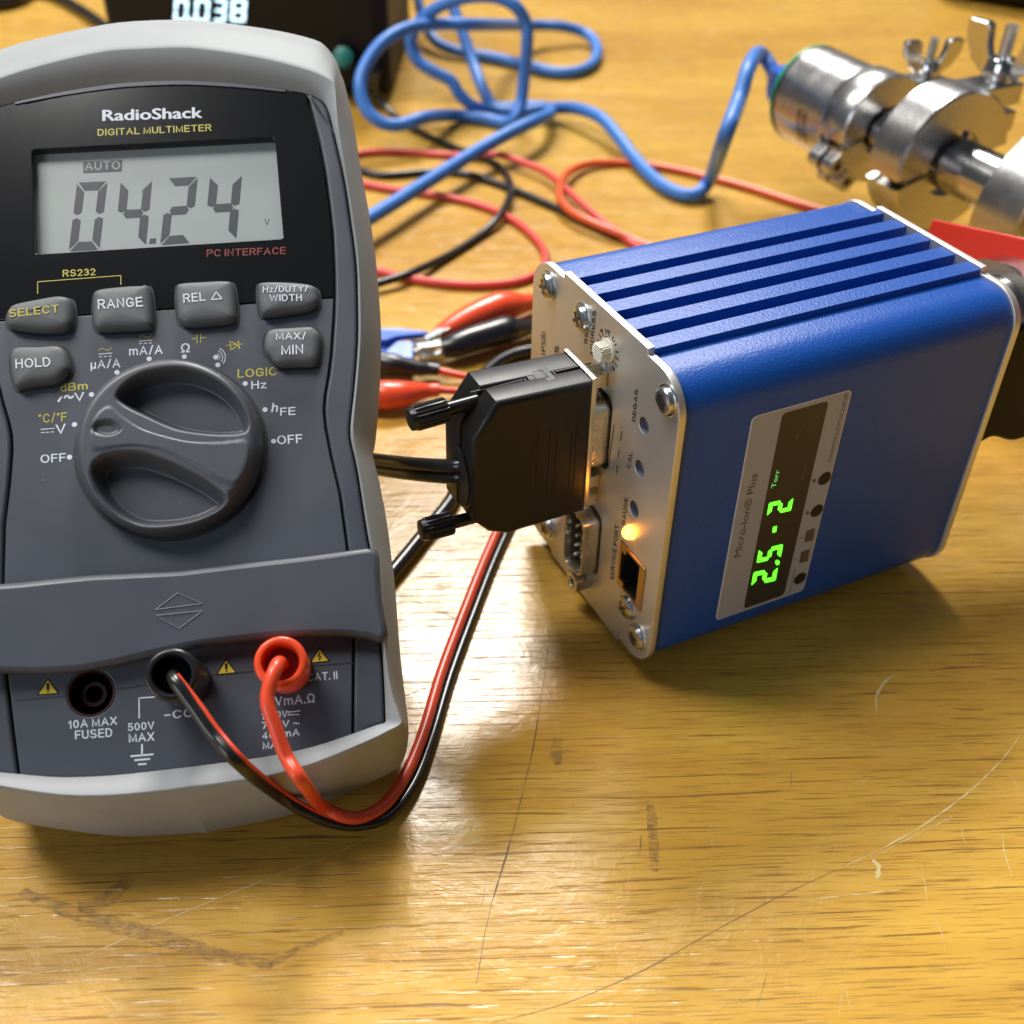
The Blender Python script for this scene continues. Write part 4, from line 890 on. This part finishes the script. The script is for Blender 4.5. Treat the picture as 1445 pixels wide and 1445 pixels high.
st_('mbar', (552, 607), (582, 482), (530, 612), 'ghost'); st_('Pa', (527, 362), (553, 298), (500, 370), 'ghost'); st_('GRANVILLE-PHILLIPS®', (712, 503), (815, 100), (692, 508), 'faint')
st_('2', (548, 952), (553, 935), (530, 956), 'faint'); st_('1', (512, 1077), (516, 1064), (496, 1080), 'faint'); st_('Trip Points', (478, 1268), (510, 1128), (460, 1272), 'faint')
for x, y in ((672, 597), (627, 785), (529, 1179)):
    c = sp(x, y); MB().lathe((W_ - .55 + .13, c[1], c[2]), (1, 0, 0), [(0, 1.62), (.08, 1.6), (.08, 0)], 24).build('touch_button', 'void', lab)
for P in (((600, 605), (628, 602), (612, 633)), ((560, 812), (588, 806), (578, 782))): MB().sheet([sp(x, y, .17) for x, y in P]).build('arrow_mark', 'ghost', lab)
for P in (((568, 905), (618, 888), (606, 958), (556, 972)), ((538, 1027), (588, 1010), (576, 1080), (526, 1093))): MB().prism([sp(x, y, .15) for x, y in P], (.06, 0, 0)).build('indicator_square', 'ghost', lab)

# ------------------------------------------------------------------ connector hood plugged into the module
hood = thing('connector_plug', 'black plastic connector hood with two thumbscrews plugged into the metal front plate', 'connector', BF)
XH = 38.0
hp = [sx(*q, XH) for q in ((835, 540.5), (830, 721), (716, 755), (690, 752), (667, 736), (667.5, 622), (702, 569))]
hp = [(q[1], q[2]) for q in hp]
yf = -5.4
hp[0] = (yf, hp[0][1]); hp[1] = (yf, hp[1][1])
hx = lambda x0: (lambda y, z, h: (x0 + h, y, z))
plate('hood_half', hp, [], 0, XH - 31.75, 'hood', hood, bevel=1.1, place=hx(31.75), sharp=50)
hp2 = [(y - (0.5 if y < yf - 5 else 0), z) for y, z in hp]
plate('hood_half', hp2, [], 0, 6.4, 'hood', hood, bevel=0.7, place=hx(25.2), sharp=50)
zt = hp[0][1]; zb = hp[1][1]; ye = hp[4][0]
plate('connector_flange', [(25.4, zb + .4), (36.6, zb + .4), (37.4, zb + 1.2), (37.4, zt + .4), (25.4, zt + .5)], [], -yf - 1.0, -yf + 0.2, 'shell', hood, bevel=0.15, place=onface)
# latch on the seam
lt = MB(); ym = (hp[0][0] + hp[6][0]) / 2 + 1.5
lt.box((31.6, ym, zt + .05), (5.6, 5.2, 0.5)); lt.build('latch', 'hood', hood, bevel=0.2)
lg = MB()
for c, s_ in (((31.6, ym - 3.1, zt + .06), (9.2, .35, .2)), ((31.6, ym + 3.1, zt + .06), (9.2, .35, .2)), ((31.6, ym - 9, zt + .06), (.35, 11, .2)), ((31.6, ym + 7.5, zt + .06), (.35, 8, .2))): lg.box(c, s_)
for c, s_ in (((31.6, ym - 1.2, zt + .32), (2.6, .3, .06)), ((31.6, ym + 1.2, zt + .32), (2.6, .3, .06)), ((30.3, ym, zt + .32), (.3, 2.7, .06)), ((32.9, ym, zt + .32), (.3, 2.7, .06))): lg.box(c, s_)
lg.build('latch_seam', 'void', hood)
gv = MB()
for a, b in (((868, 650), (866, 935)), ((905, 560), (902, 900)), ((980, 560), (975, 1060)), ((1024, 560), (1018, 990)), ((1115, 600), (1110, 1010)), ((1148, 540), (1140, 990))):
    p, q = (sx(560 + r[0] / 4.516, 480 + r[1] / 4.516, XH) for r in (a, b)); gv.cyl((XH, p[1], p[2]), (XH, p[1], q[2]), .13, n=8)
gv.build('grip_line', 'hood', hood)
# black disc on the end, painting the shade inside the cable opening
oc_ = BF.p(655, 680, 1, ye); oz = oc_[2]
op = MB(); op.prism([(31.8 + 4.8 * math.cos(q), ye - .25, oz + 7.0 * math.sin(q)) for q in np.linspace(0, 6.283, 28)[:-1]], (0, .3, 0)); op.build('cable_opening_shade', 'void', hood)
def thumb(tip, kend, send, xk=31.6):
    a, b, c = (BF.p(*q, 0, xk) for q in (tip, kend, send)); a[2] += 0; d = (c - a) / np.linalg.norm(c - a)
    u = np.cross(d, (1, 0, 0)); u /= np.linalg.norm(u); v = np.cross(d, u); l = np.linalg.norm(b - a)
    def star(t, r, dp):
        return [a + d * t + (u * math.cos(q) + v * math.sin(q)) * (r - (dp if k % 4 in (0, 1) else 0)) for k, q in enumerate(np.linspace(0, 2 * math.pi, 73)[:-1])]
    s = MB(); s.loft([star(0, 1.8, 0), star(.15, 2.15, 0), star(1.2, 2.35, 0), star(1.4, 2.5, .28), star(l - .5, 2.5, .28), star(l - .2, 2.4, .12), star(l, 2.0, 0)]); s.cyl(a + d * (l - .3), c + d * 3, 1.4, 1.25)
    s.build('thumbscrew', 'black_plastic', hood, sharp=40)
thumb((577, 593), (631, 577), (682, 563)); thumb((593, 749), (638, 737), (672, 729))
# its twin cable, lying toward the back of the meter
e0 = BF.R @ np.array([31.8, ye - 2, oz + .8]) + BF.o; de = (e0 - CAM) @ WC[:, 2]
c0 = [np.array([31.8, ye + 3, oz + .8])] + [BF.R.T @ (atD(x, y, de + k) - BF.o) for x, y, k in ((645, 665.5, 1), (610, 664, 7), (575, 661, 15), (535, 656, 26), (490, 650, 38), (440, 650, 52))]
for k, (dx, dz) in enumerate(((0, 1.35), (0, -1.35))):
    MB().tube([p + np.array([0, 0, dz]) for p in c0], 1.45, 12, sub=8).build('cable', 'black_wire', hood, sharp=80)

# ------------------------------------------------------------------ cables and clips behind the meter
def cable(name, label, cat, pts, r, m, group=None, part='cable', n=14, flat=1.0, sub=8):
    t = thing(name, label, cat, loc=(0, 0, 0), group=group)
    MB().tube(pts, r, n, sub=sub).build(part, m, t, sharp=80); return t
SPX = at(1143, 134, 43); SVA = at(1425, 270, 43) - SPX; SVA = SVA / np.linalg.norm(SVA); DQ0 = (SPX - SVA * 24 - CAM) @ WC[:, 2]
# network cable from the sensor: down to the bench, up over itself in two standing loops, out of the picture
RB = 2.75
net = [SPX - SVA * 16, SPX - SVA * 21, atD(1088, 95, DQ0), atD(1072, 75, DQ0 - 2), atD(1058, 92, 392), atD(1043, 140, 385), atD(1022, 196, 377), at(1003, 250, 9), at(986, 272, 4), at(962, 274, 3), at(930, 258, 3), at(898, 226, 4), at(872, 192, 7), at(846, 165, 9),
       at(812, 153, 8), at(775, 153, 5), at(735, 158, 3), at(695, 155, 3), atY(668, 150, 512), atY(648, 132, 512), atY(636, 114, 514), atY(612, 101, 516), atY(590, 86, 518), atY(580, 62, 520), atY(588, 36, 520), atY(612, 14, 518), atY(650, -2, 515), atY(695, -5, 512),
       atY(726, 8, 510), atY(742, 32, 510), atY(744, 62, 508), atY(740, 105, 508), atY(736, 140, 506), at(728, 166, 6), at(712, 173, 3), at(680, 167, 3), at(640, 163, 4), atY(600, 166, 478), atY(566, 176, 470), atY(540, 174, 468), atY(517, 155, 470), atY(508, 122, 476), atY(516, 92, 484), atY(540, 60, 494), atY(575, 40, 506),
       atY(620, 34, 520), atY(680, 35, 535), at(740, 36, 14), at(790, 37, 10), at(828, 48, 6), at(843, 68, 4), at(836, 90, 3), at(812, 101, 3), at(778, 101, 3), at(735, 90, 3), at(690, 80, 3), at(645, 72, 4), at(615, 58, 6), at(598, 30, 12), at(590, 0, 20), at(586, -40, 30)]
nt_ = cable('network_cable', 'blue network cable looping over the bench into the silver sensor', 'cable', net, RB, 'blue_wire')
# its plug boot at the sensor
q0 = SPX - SVA * 22; q1 = SPX - SVA * 0.8
dq = (q1 - q0) / np.linalg.norm(q1 - q0)
bt_ = MB(); uq = np.cross(dq, (0, 0, 1.0)); uq /= np.linalg.norm(uq); vq = np.cross(uq, dq)
rr_ = []
for k, (t, s_) in enumerate(((0, 3.2), (2, 4.6), (5, 6.4), (9, 7.6), (15, 7.8), (21, 7.8))):
    rr_.append([q0 + dq * t + uq * s_ * a + vq * s_ * b for a, b in ((1, .75), (.75, 1), (-.75, 1), (-1, .75), (-1, -.75), (-.75, -1), (.75, -1), (1, -.75))])
bt_.loft(rr_); o = bt_.build('plug_boot', 'blue_boot', nt_)
rg_ = MB()
for t in (9, 11, 13, 15, 17): rg_.box(q0 + dq * t + vq * (7.3 + (t - 8) * .05), (9, .8, .8), [uq, dq, vq])
rg_.build('boot_ridge', 'blue_boot', o)
pc = [at(470, 345, 10), at(505, 318, 9), at(560, 284, 9), at(620, 246, 9), at(680, 209, 10), at(724, 185, 12), at(756, 170, 12.5), at(775, 161, 9), at(774, 153, 4.5), at(750, 150, 2.9), at(712, 152, 2.9), at(694, 148, 4), atY(680, 122, 530), atY(668, 90, 545), atY(654, 50, 556), atY(640, 10, 566), atY(630, -30, 575)]
cable('patch_cable', 'blue patch cable running from behind the meter up and across the other loops', 'cable', pc, RB, 'blue_wire')
RT = 1.45
WG = 'thin wires lying across the bench'
cable('red_wire', 'coral red wire running behind the cables from the meter to the blue box', 'wire', [at(440, 235, 1.6), at(505, 217, 1.6), at(560, 214, 1.6), at(640, 219, 1.6), at(700, 218, 4), at(740, 230, 4), at(775, 246, 4), at(800, 268, 4), at(840, 304, 3), at(890, 342, 1.6), at(960, 385, 1.6)], RT, 'pale_red_wire', WG, 'wire')
cable('red_wire', 'coral red wire making the wide loop open toward the meter', 'wire', [at(450, 246, 1.6), at(512, 259, 1.6), at(560, 268, 1.6), at(620, 276, 1.6), at(680, 290, 1.6), at(725, 311, 1.6), at(757, 338, 1.6), at(770, 362, 1.6), at(762, 383, 1.6), at(730, 397, 1.6), at(680, 402, 1.6), at(630, 400, 1.6), at(575, 392, 1.6), at(530, 381, 1.6), at(470, 366, 1.6)], RT, 'pale_red_wire', WG, 'wire')
cable('red_wire', 'orange red wire making the tight loop under the blue cable beside the blue box', 'wire', [at(1180, 303, 1.6), at(1125, 287, 1.6), at(1060, 266, 1.6), at(1000, 250, 1.6), at(940, 237, 1.6), at(880, 230, 1.6), at(830, 232, 2.5), at(802, 244, 4), at(791, 262, 5), at(792, 282, 5), at(808, 300, 4.5), at(845, 318, 4), at(900, 341, 2), at(970, 372, 1.6)], RT * 1.1, 'orange_wire', WG, 'wire')
cable('black_wire', 'black wire curling from the black power supply round to the meter', 'wire', [atD(524, 108, 500), at(535, 140, 8), at(560, 165, 3), at(600, 190, 1.6), at(650, 212, 1.6), at(690, 226, 1.6), at(714, 246, 1.6), at(720, 272, 3.2), at(706, 303, 3.4), at(676, 333, 1.6), at(630, 362, 1.6), at(580, 385, 3.3), at(535, 400, 3), at(480, 418, 1.6)], RT, 'black_wire', WG, 'wire')
cable('black_wire', 'black wire running straight from behind the meter to the blue box', 'wire', [at(450, 220, 1.6), at(508, 240, 1.6), at(545, 247, 1.6), at(600, 243, 1.6), at(650, 244, 1.6), at(700, 258, 1.6), at(755, 280, 1.6), at(800, 300, 1.6), at(850, 322, 1.6), at(905, 345, 1.6), at(960, 372, 1.6)], RT, 'black_wire', WG, 'wire')
cable('twin_cable', 'glossy black twin cable arching on the bench behind the connector', 'cable', [at(800, 486, 2), at(752, 494, 2), at(720, 502, 2), at(692, 520, 2), at(676, 545, 2), at(668, 590, 2), at(660, 640, 2), at(640, 700, 2), at(600, 752, 2), at(556, 806, 2), at(500, 870, 2)], 1.9, 'black_wire', None, 'cable')
# alligator clips
CG = 'alligator clips on the bench'
def lofty(path, rad, m, name, par, flat=0.8, n=20):
    P = smooth_path(path, 5); r = np.interp(np.linspace(0, 1, len(P)), np.linspace(0, 1, len(rad)), rad)
    return MB().tube(P, list(r), n, flat=flat, sub=0).build(name, m, par, sharp=60)
def jaw(tip, root, par, op=0.16, wd=3.4):
    tip, root = np.array(tip), np.array(root); d = root - tip; l = np.linalg.norm(d); d /= l; s_ = np.cross(d, (0, 0, 1.0)); s_ /= np.linalg.norm(s_); u = np.cross(s_, d)
    for g in (1, -1):
        mb = MB(); a = tip + u * g * l * op; b = root + u * g * 1.2
        mb.prism([a - s_ * wd * .3, b - s_ * wd / 2, b + s_ * wd / 2, a + s_ * wd * .3], u * g * 1.0)
        for k in range(4): mb.box(tip + (root - tip) * (.1 + .16 * k) + u * g * (l * op * (1 - .2 * k) - .3), (.5, wd * .5, 1.0), [d, s_, u])
        mb.build('jaw', 'zinc', par, bevel=0.15)
def clip(label, path, rad, m, tip, wire=None, wm=None, flat=0.85):
    t = thing('alligator_clip', label, 'alligator clip', loc=(0, 0, 0), group=CG)
    lofty(path, rad, m, 'boot', t, flat)
    if tip is not None: jaw(tip[0], tip[1], t)
    if wire: MB().tube(wire, 1.15, 12, sub=8).build('wire', wm, t, sharp=80)
    return t
clip('red alligator clip beside the blue box with its jaws toward the meter', [at(616, 473, 5), at(632, 464, 5.5), at(655, 452, 6), at(680, 441, 6.5), at(705, 432, 6.5), at(722, 430, 6), at(740, 428, 5), at(760, 424, 4)], [2.3, 3.3, 4.2, 4.8, 5.3, 5.0, 3.4, 2.6], 'red_plastic', (at(602, 487, 5), at(632, 468, 5)), [at(755, 425, 4), at(790, 419, 3), at(840, 410, 1.4)], 'red_wire')
clip('black alligator clip in front of the red clip with silver jaws gripping the blue clip', [at(624, 492, 5), at(640, 488, 5.5), at(662, 480, 5.8), at(690, 472, 6), at(714, 465, 6), at(728, 464, 5), at(745, 462, 4), at(762, 458, 3.5)], [3.4, 4.2, 4.6, 4.8, 5.0, 4.0, 2.9, 2.5], 'black_plastic', (at(590, 498, 4.5), at(628, 490, 5)), [at(757, 460, 3.5), at(800, 450, 2), at(840, 442, 1.4)], 'black_wire')
clip('black alligator clip with a red wire next to the meter', [at(490, 506, 5), at(530, 510, 5), at(555, 514, 5), at(575, 517, 4.5), at(592, 520, 4), at(604, 520, 3.6), at(620, 522, 3.4)], [3.6, 3.9, 3.7, 3.0, 2.4, 2.2, 2.1], 'black_plastic', None, [at(612, 521, 3.4), at(640, 528, 2.8), at(680, 537, 1.6), at(730, 548, 1.4), at(780, 556, 1.4)], 'red_wire')
clip('red alligator clip with a red wire next to the meter', [at(490, 553, 5), at(525, 556, 5), at(548, 557, 5), at(570, 555, 4.8), at(592, 552, 4), at(604, 551, 3.6), at(619, 550, 3.4)], [3.6, 4.6, 4.8, 4.2, 3.0, 2.4, 2.2], 'red_plastic', None, [at(612, 550, 3.4), at(640, 552, 2.6), at(690, 555, 1.5), at(750, 559, 1.4)], 'red_wire')
# blue clip: two open leaves
bc = thing('alligator_clip', 'blue plastic clip pinched in the silver jaws of the black clip', 'alligator clip', loc=(0, 0, 0), group=CG)
def slab(pts, zs, th, name, m, par, bev=.4):
    P = [at(x, y, z) for (x, y), z in zip(pts, zs)]; mb = MB(); mb.prism(P, (0, 0, -th)); return mb.build(name, m, par, bevel=bev)
slab([(470, 474), (545, 478), (584, 482), (583, 506), (540, 500), (470, 492)], [9, 9, 8, 7, 8, 9], 5.0, 'boot', 'blue_clip', bc)
slab([(470, 474), (520, 463), (560, 462), (604, 467), (604, 470), (560, 474), (545, 479)], [11, 11, 10, 8, 8, 10, 11], 2.0, 'boot', 'blue_clip', bc)
jaw(at(612, 488, 4), at(580, 492, 4.5), bc, .1, 3)

# ------------------------------------------------------------------ power supply behind the meter
pb = at(545, 141, 0); pl = at(203, 130, 0)
Yp = pb[1]; xr_ = pb[0] + 3; xl_ = xr_ - 131
ps = thing('power_supply', 'black box power supply behind the meter with a white lit reading of 0.038', 'power supply', loc=(0, 0, 0))
MB().box(((xl_ + xr_) / 2, Yp + 55, 40), (xr_ - xl_, 110, 76)).build('cabinet', 'supply', ps, bevel=5.0, seg=4)
fr = MB().box(((xl_ + xr_) / 2, Yp - 0.4, 41), (xr_ - xl_ - 12, 1.6, 64)); fr.build('front_panel', 'supply', ps, bevel=0.5)
pY = Yp - 1.4
def pp(px, py): return atY(px, py, pY)
for ch, x0, x1 in (('0', 246, 265), ('0', 275, 295), ('3', 301, 319), ('8', 326, 347)):
    d = MB(); seven(d, ch, pp(x0 - 1, 30), pp(x1 - 1, 31), pp(x0 + 1, -1.5), (0, -.15, 0), tx=.22, ty=.125, g=.03); d.build('lit_digit', 'led_white', ps)
MB().prism([pp(x, y) for x, y in ((266, 31.5), (272, 31.5), (272, 25.5), (266, 25.5))], (0, -.15, 0)).build('lit_point', 'led_white', ps)
k0 = pp(488, 84); MB().lathe((k0[0], pY + .3, k0[2]), (0, -1, 0), [(0, 5.6), (8, 5.4), (9, 4.8), (9.2, 0)], 28).build('knob', 'supply', ps)
MB().lathe((k0[0], pY - 6.5, k0[2] + 2.6), (0, -1, 0.5), [(0, 4.8), (2.4, 4.6), (3, 3.8), (3.2, 0)], 28).build('knob_cap', 'teal', ps)
for x, y in ((524, 92),):
    c = pp(x, y + 8); MB().lathe((c[0], pY + .3, c[2]), (0, -1, 0), [(0, 5), (3, 5), (3.2, 4.2), (14, 3.9), (15, 2.4), (22, 2.0), (22, 0)], 24).build('output_plug', 'black_plastic', ps)
for k in range(4): MB().lathe((xl_ + 14 + (k % 2) * (xr_ - xl_ - 28), Yp + 14 + (k // 2) * 80, 0), (0, 0, 1), [(0, 5), (2.4, 5.2), (2.4, 0)], 20).build('foot', 'black_plastic', ps)
cable('black_cable', 'thick black cable crossing the top left corner of the bench', 'cable', [at(-70, -22, 3), at(20, -20, 3), at(75, -6, 3), at(110, 12, 3), at(140, 32, 3), at(170, 60, 3), at(190, 95, 3)], 3.1, 'black_wire')
cable('dark_lead', 'dark lead at the top left edge of the bench', 'cable', [at(-90, 12, 4), at(-30, 6, 4), at(8, 3, 4), at(35, -8, 4), at(60, -30, 4)], 4.2, 'black_wire')
bgp = thing('black_case', 'black rounded case at the far right corner of the bench', 'case', loc=(0, 0, 0))
ca, cb = at(1340, 2, 0), at(1475, 24, 0)
dd = (cb - ca) / np.linalg.norm(cb - ca); nn_ = np.array([-dd[1], dd[0], 0]); cc = (ca + cb) / 2 + nn_ * 45
MB().box(cc + (0, 0, 21), (np.linalg.norm(cb - ca) + 30, 90, 42), [dd, nn_, (0, 0, 1)]).build('shell', 'supply', bgp, bevel=14, seg=5)

# ------------------------------------------------------------------ vacuum sensor, pipe and clamps
P0 = at(1143, 134, 43); P1 = at(1425, 270, 43)
va = (P1 - P0) / np.linalg.norm(P1 - P0); vu = np.array([0, 0, 1.0]); vl = np.cross(vu, va)
if vl[1] < 0: vl = -vl
VF = Frame(P0, np.array([va, vl, vu]).T)
fw = WC[:, 2]
dep = lambda p: (np.array(p) - CAM) @ fw
RS = 66.0 * dep(P0) / FPX
def tx_(px): return (at(px, 134 + (px - 1143) * 0.4823, 43) - P0) @ va
sens = thing('vacuum_sensor', 'silver cylindrical vacuum sensor with a green ring and blue cable', 'vacuum sensor', VF)
t1 = tx_(1226)
s = MB(); s.lathe((0, 0, 0), (1, 0, 0), [(1.4, RS), (1.5, RS), (t1 - 6, RS), (t1 - 5.4, RS - .6), (t1 - 5.3, RS * .72), (t1 - 3, RS * .72), (t1 - 2.9, RS * .98), (t1 - .5, RS * .98)], 64); s.build('body', 'cast', sens, sharp=30)
MB().lathe((0, 0, 0), (1, 0, 0), [(-1.3, RS - .6), (-1.0, RS + .15), (0.0, RS + .15), (0.0, RS)], 64).build('green_ring', 'green_ring', sens)
MB().lathe((0, 0, 0), (1, 0, 0), [(0.0, RS - .2), (0.0, RS + .1), (1.4, RS + .1), (1.4, RS - .2)], 64).build('black_band', 'black_plastic', sens)
def cyl_print(body, t0, t1_, a0, a1, m):
    mb = MB()
    rs2 = random.Random(5)
    for row in range(2):
        for k in range(14):
            a = a0 + (a1 - a0) * (k + rs2.uniform(.1, .3)) / 14; b = a + (a1 - a0) / 14 * rs2.uniform(.35, .6)
            tt = t0 + row * 3.2; q = [(tt, RS * math.cos(x) * 1.003, RS * math.sin(x) * 1.003) for x in (a, b)]; q2 = [(tt + 2.0, y, z) for _, y, z in q]
            mb.sheet([q[0], q[1], q2[1], q2[0]])
    mb.build('small_print', 'black_print', sens)
cyl_print('', t1 * .45, 0, math.radians(172), math.radians(212), 'dark_grey')
pipe = thing('vacuum_pipe', 'polished steel vacuum pipe held by the row of clamps', 'pipe', VF)
t2, t3 = tx_(1325), tx_(1490)
rp1, rp2 = RS * .42, RS * .50
MB().lathe((0, 0, 0), (1, 0, 0), [(t1 + 2, rp1), (t2, rp1), (t2, rp2), (t3, rp2), (t3, rp2 * 1.1), (t3 + 60, rp2 * 1.1)], 48).build('tube', 'steel', pipe)
for t, r in ((t1 + 2.5, RS * .88), (t2 - 2.0, RS * 1.0), (t2 + 2.0, RS * 1.0), (t3, RS * 1.2)):
    MB().lathe((0, 0, 0), (1, 0, 0), [(t - 1.8, r), (t + 1.8, r)], 48).build('flange', 'steel', pipe)
def clamp(t, R, wd, label, nut=1.0, turn=0.0, npx=None, hinge=180):
    c = thing('pipe_clamp', label, 'pipe clamp', VF, group='clamps along the vacuum pipe')
    ri = R * 0.47
    def half(a0, a1, name):
        sec = [(-wd / 2, R * .97), (-wd / 2 + .8, R), (wd / 2 - .8, R), (wd / 2, R * .97), (wd / 2, ri), (wd * .22, ri), (wd * .1, R * .86), (-wd * .1, R * .86), (-wd * .22, ri), (-wd / 2, ri)]
        ringsx = []
        for q in np.linspace(math.radians(a0), math.radians(a1), 30): ringsx.append([(t + x, r * math.cos(q), r * math.sin(q)) for x, r in sec])
        mb = MB(); mb.loft(ringsx); return mb.build(name, 'cast', c, sharp=40)
    # angle 0 = away from the camera, 90 = up, 180 = toward the camera
    half(8, 186, 'half_shell'); half(194, 356, 'half_shell')
    by, bz = R + 6.2, 7.5
    if npx: q = VF.p(*npx, 0, t); by, bz = q[1], q[2]
    # ears carrying the bolt on the far side
    for z0, z1 in ((bz - 7.0, bz), (bz - 16, bz - 9)):
        mb = MB(); mb.prism([(t - wd * .42, by - 14, z0), (t - wd * .42, by + 6, z0), (t - wd * .42, by + 6, z1), (t - wd * .42, by - 14, z1)], (wd * .84, 0, 0)); mb.build('clamp_ear', 'cast', c, bevel=0.6)
    # hinge knuckles
    hq = math.radians(hinge); rad = np.array([0, math.cos(hq), math.sin(hq)]); tan = np.array([0, math.sin(hq), -math.cos(hq)])
    for z in (4.3, -4.3):
        for x in (-wd * .28, wd * .28):
            p = np.array([t + x, 0, 0]) + rad * (R + 1.6) + tan * z; hw = np.array([wd * .2, 0, 0])
            o = MB(); o.cyl(p - hw, p + hw, 3.5, n=24); o.box(p - rad * 2.8 + tan * (1.2 if z > 0 else -1.2), (wd * .4, 5, 4.4), [(1, 0, 0), rad, tan]); o.build('hinge_knuckle', 'cast', c, bevel=0.35)
        p = np.array([t + wd * .49, 0, 0]) + rad * (R + 1.6) + tan * z
        MB().cyl(p, p - (.3, 0, 0), 1.5, n=18).build('hinge_hole_shade', 'void', c)  # black disc painting the dark inside the knuckle's bore
    # bolt and wing nut
    MB().cyl((t, by, bz - 18), (t, by, bz + 15 * nut), 1.9 * nut, n=20).build('bolt', 'zinc', c)
    wn = MB(); wn.lathe((t, by, bz), (0, 0, 1), [(0, 4.6 * nut), (1.2, 4.9 * nut), (5.5 * nut, 4.1 * nut), (6.2 * nut, 3.5 * nut)], 28); w_ = wn.build('wing_nut', 'steel', c)
    for g in (1, -1):
        q = math.radians(turn); ex = np.array([math.cos(q), math.sin(q), 0]) * g; ey = np.cross((0, 0, 1.0), ex)
        P = [(2.5, .8), (5.2, 1.0), (9.4, 4.2), (12.4, 9.4), (13.0, 13.6), (12.2, 14.6), (6.8, 14.6), (5.6, 13.4), (5.0, 9.0), (3.6, 5.6)]
        pr = MB(); pr.prism([np.array([t, by, bz]) + ex * x * nut + np.array([0, 0, z * nut]) - ey * 1.7 * nut for x, z in P], ey * 3.4 * nut); pr.build('wing', 'steel', w_, bevel=0.5)
    return c
clamp(t1 + 1.5, RS * 1.06, 13, 'small silver clamp closest to the sensor with a wing nut', 0.85, 75, (1307, 107), 222)
clamp(t2 - 1, RS * 1.33, 15, 'middle silver clamp with a large wing nut, between the other two clamps', 1.12, 12, (1408, 112), 262)
clamp(t3 + 1, RS * 1.62, 17, 'largest silver clamp at the right edge behind the red lever', 1.1, 40, None, 262)

# ------------------------------------------------------------------ red lever, steel flange and black knob behind the box
lev = thing('valve_lever', 'red lever handle lying behind the blue box in front of the clamps', 'lever', loc=(0, 0, 0))
la, lb = atD(1366, 346, 266), atD(1478, 378, 247)
dl = (lb - la) / np.linalg.norm(lb - la); sl = np.cross(dl, (0, 0, 1.0)); sl /= np.linalg.norm(sl); ul = np.cross(sl, dl)
sl, ul = sl * math.cos(.3) + ul * math.sin(.3), ul * math.cos(.3) - sl * math.sin(.3)
sec = lambda c, h: [c + sl * x * h + ul * z * h for x, z in ((-.5, -.5), (.5, -.5), (.5, .5), (-.5, .5))]
MB().loft([sec(la - dl * 10, 7.6), sec(la + dl * 14, 9.6), sec(lb + dl * 30, 11.5)]).build('handle', 'red_handle', lev, bevel=0.5)
gf = thing('gauge_flange', 'polished steel flange tube on the rear plate of the blue box', 'flange', BF)
MB().lathe((40, L_ + 1.7, 53), (0, 1, 0), [(0, 13), (14, 13), (14.2, 15.5), (20, 15.5), (20.2, 13), (60, 13)], 64).build('tube', 'steel', gf)
kb = thing('clamp_knob', 'black lobed knob low behind the blue box', 'knob', loc=(0, 0, 0))
kq = BF.p(1420, 556, 1, L_ + 7); kc = BF.R @ kq + BF.o; kl = MB(); pts = []
for k in range(72):
    q = 2 * math.pi * k / 72; r = 15.0 + 2.6 * math.cos(5 * q + 4.36); pts.append(kc + np.array([r * math.cos(q) * .9, r * math.cos(q) * .25, r * math.sin(q)]))
kl.prism(pts, (-5, 16, 0)); kl.build('grip', 'supply', kb, bevel=2.0, seg=3)
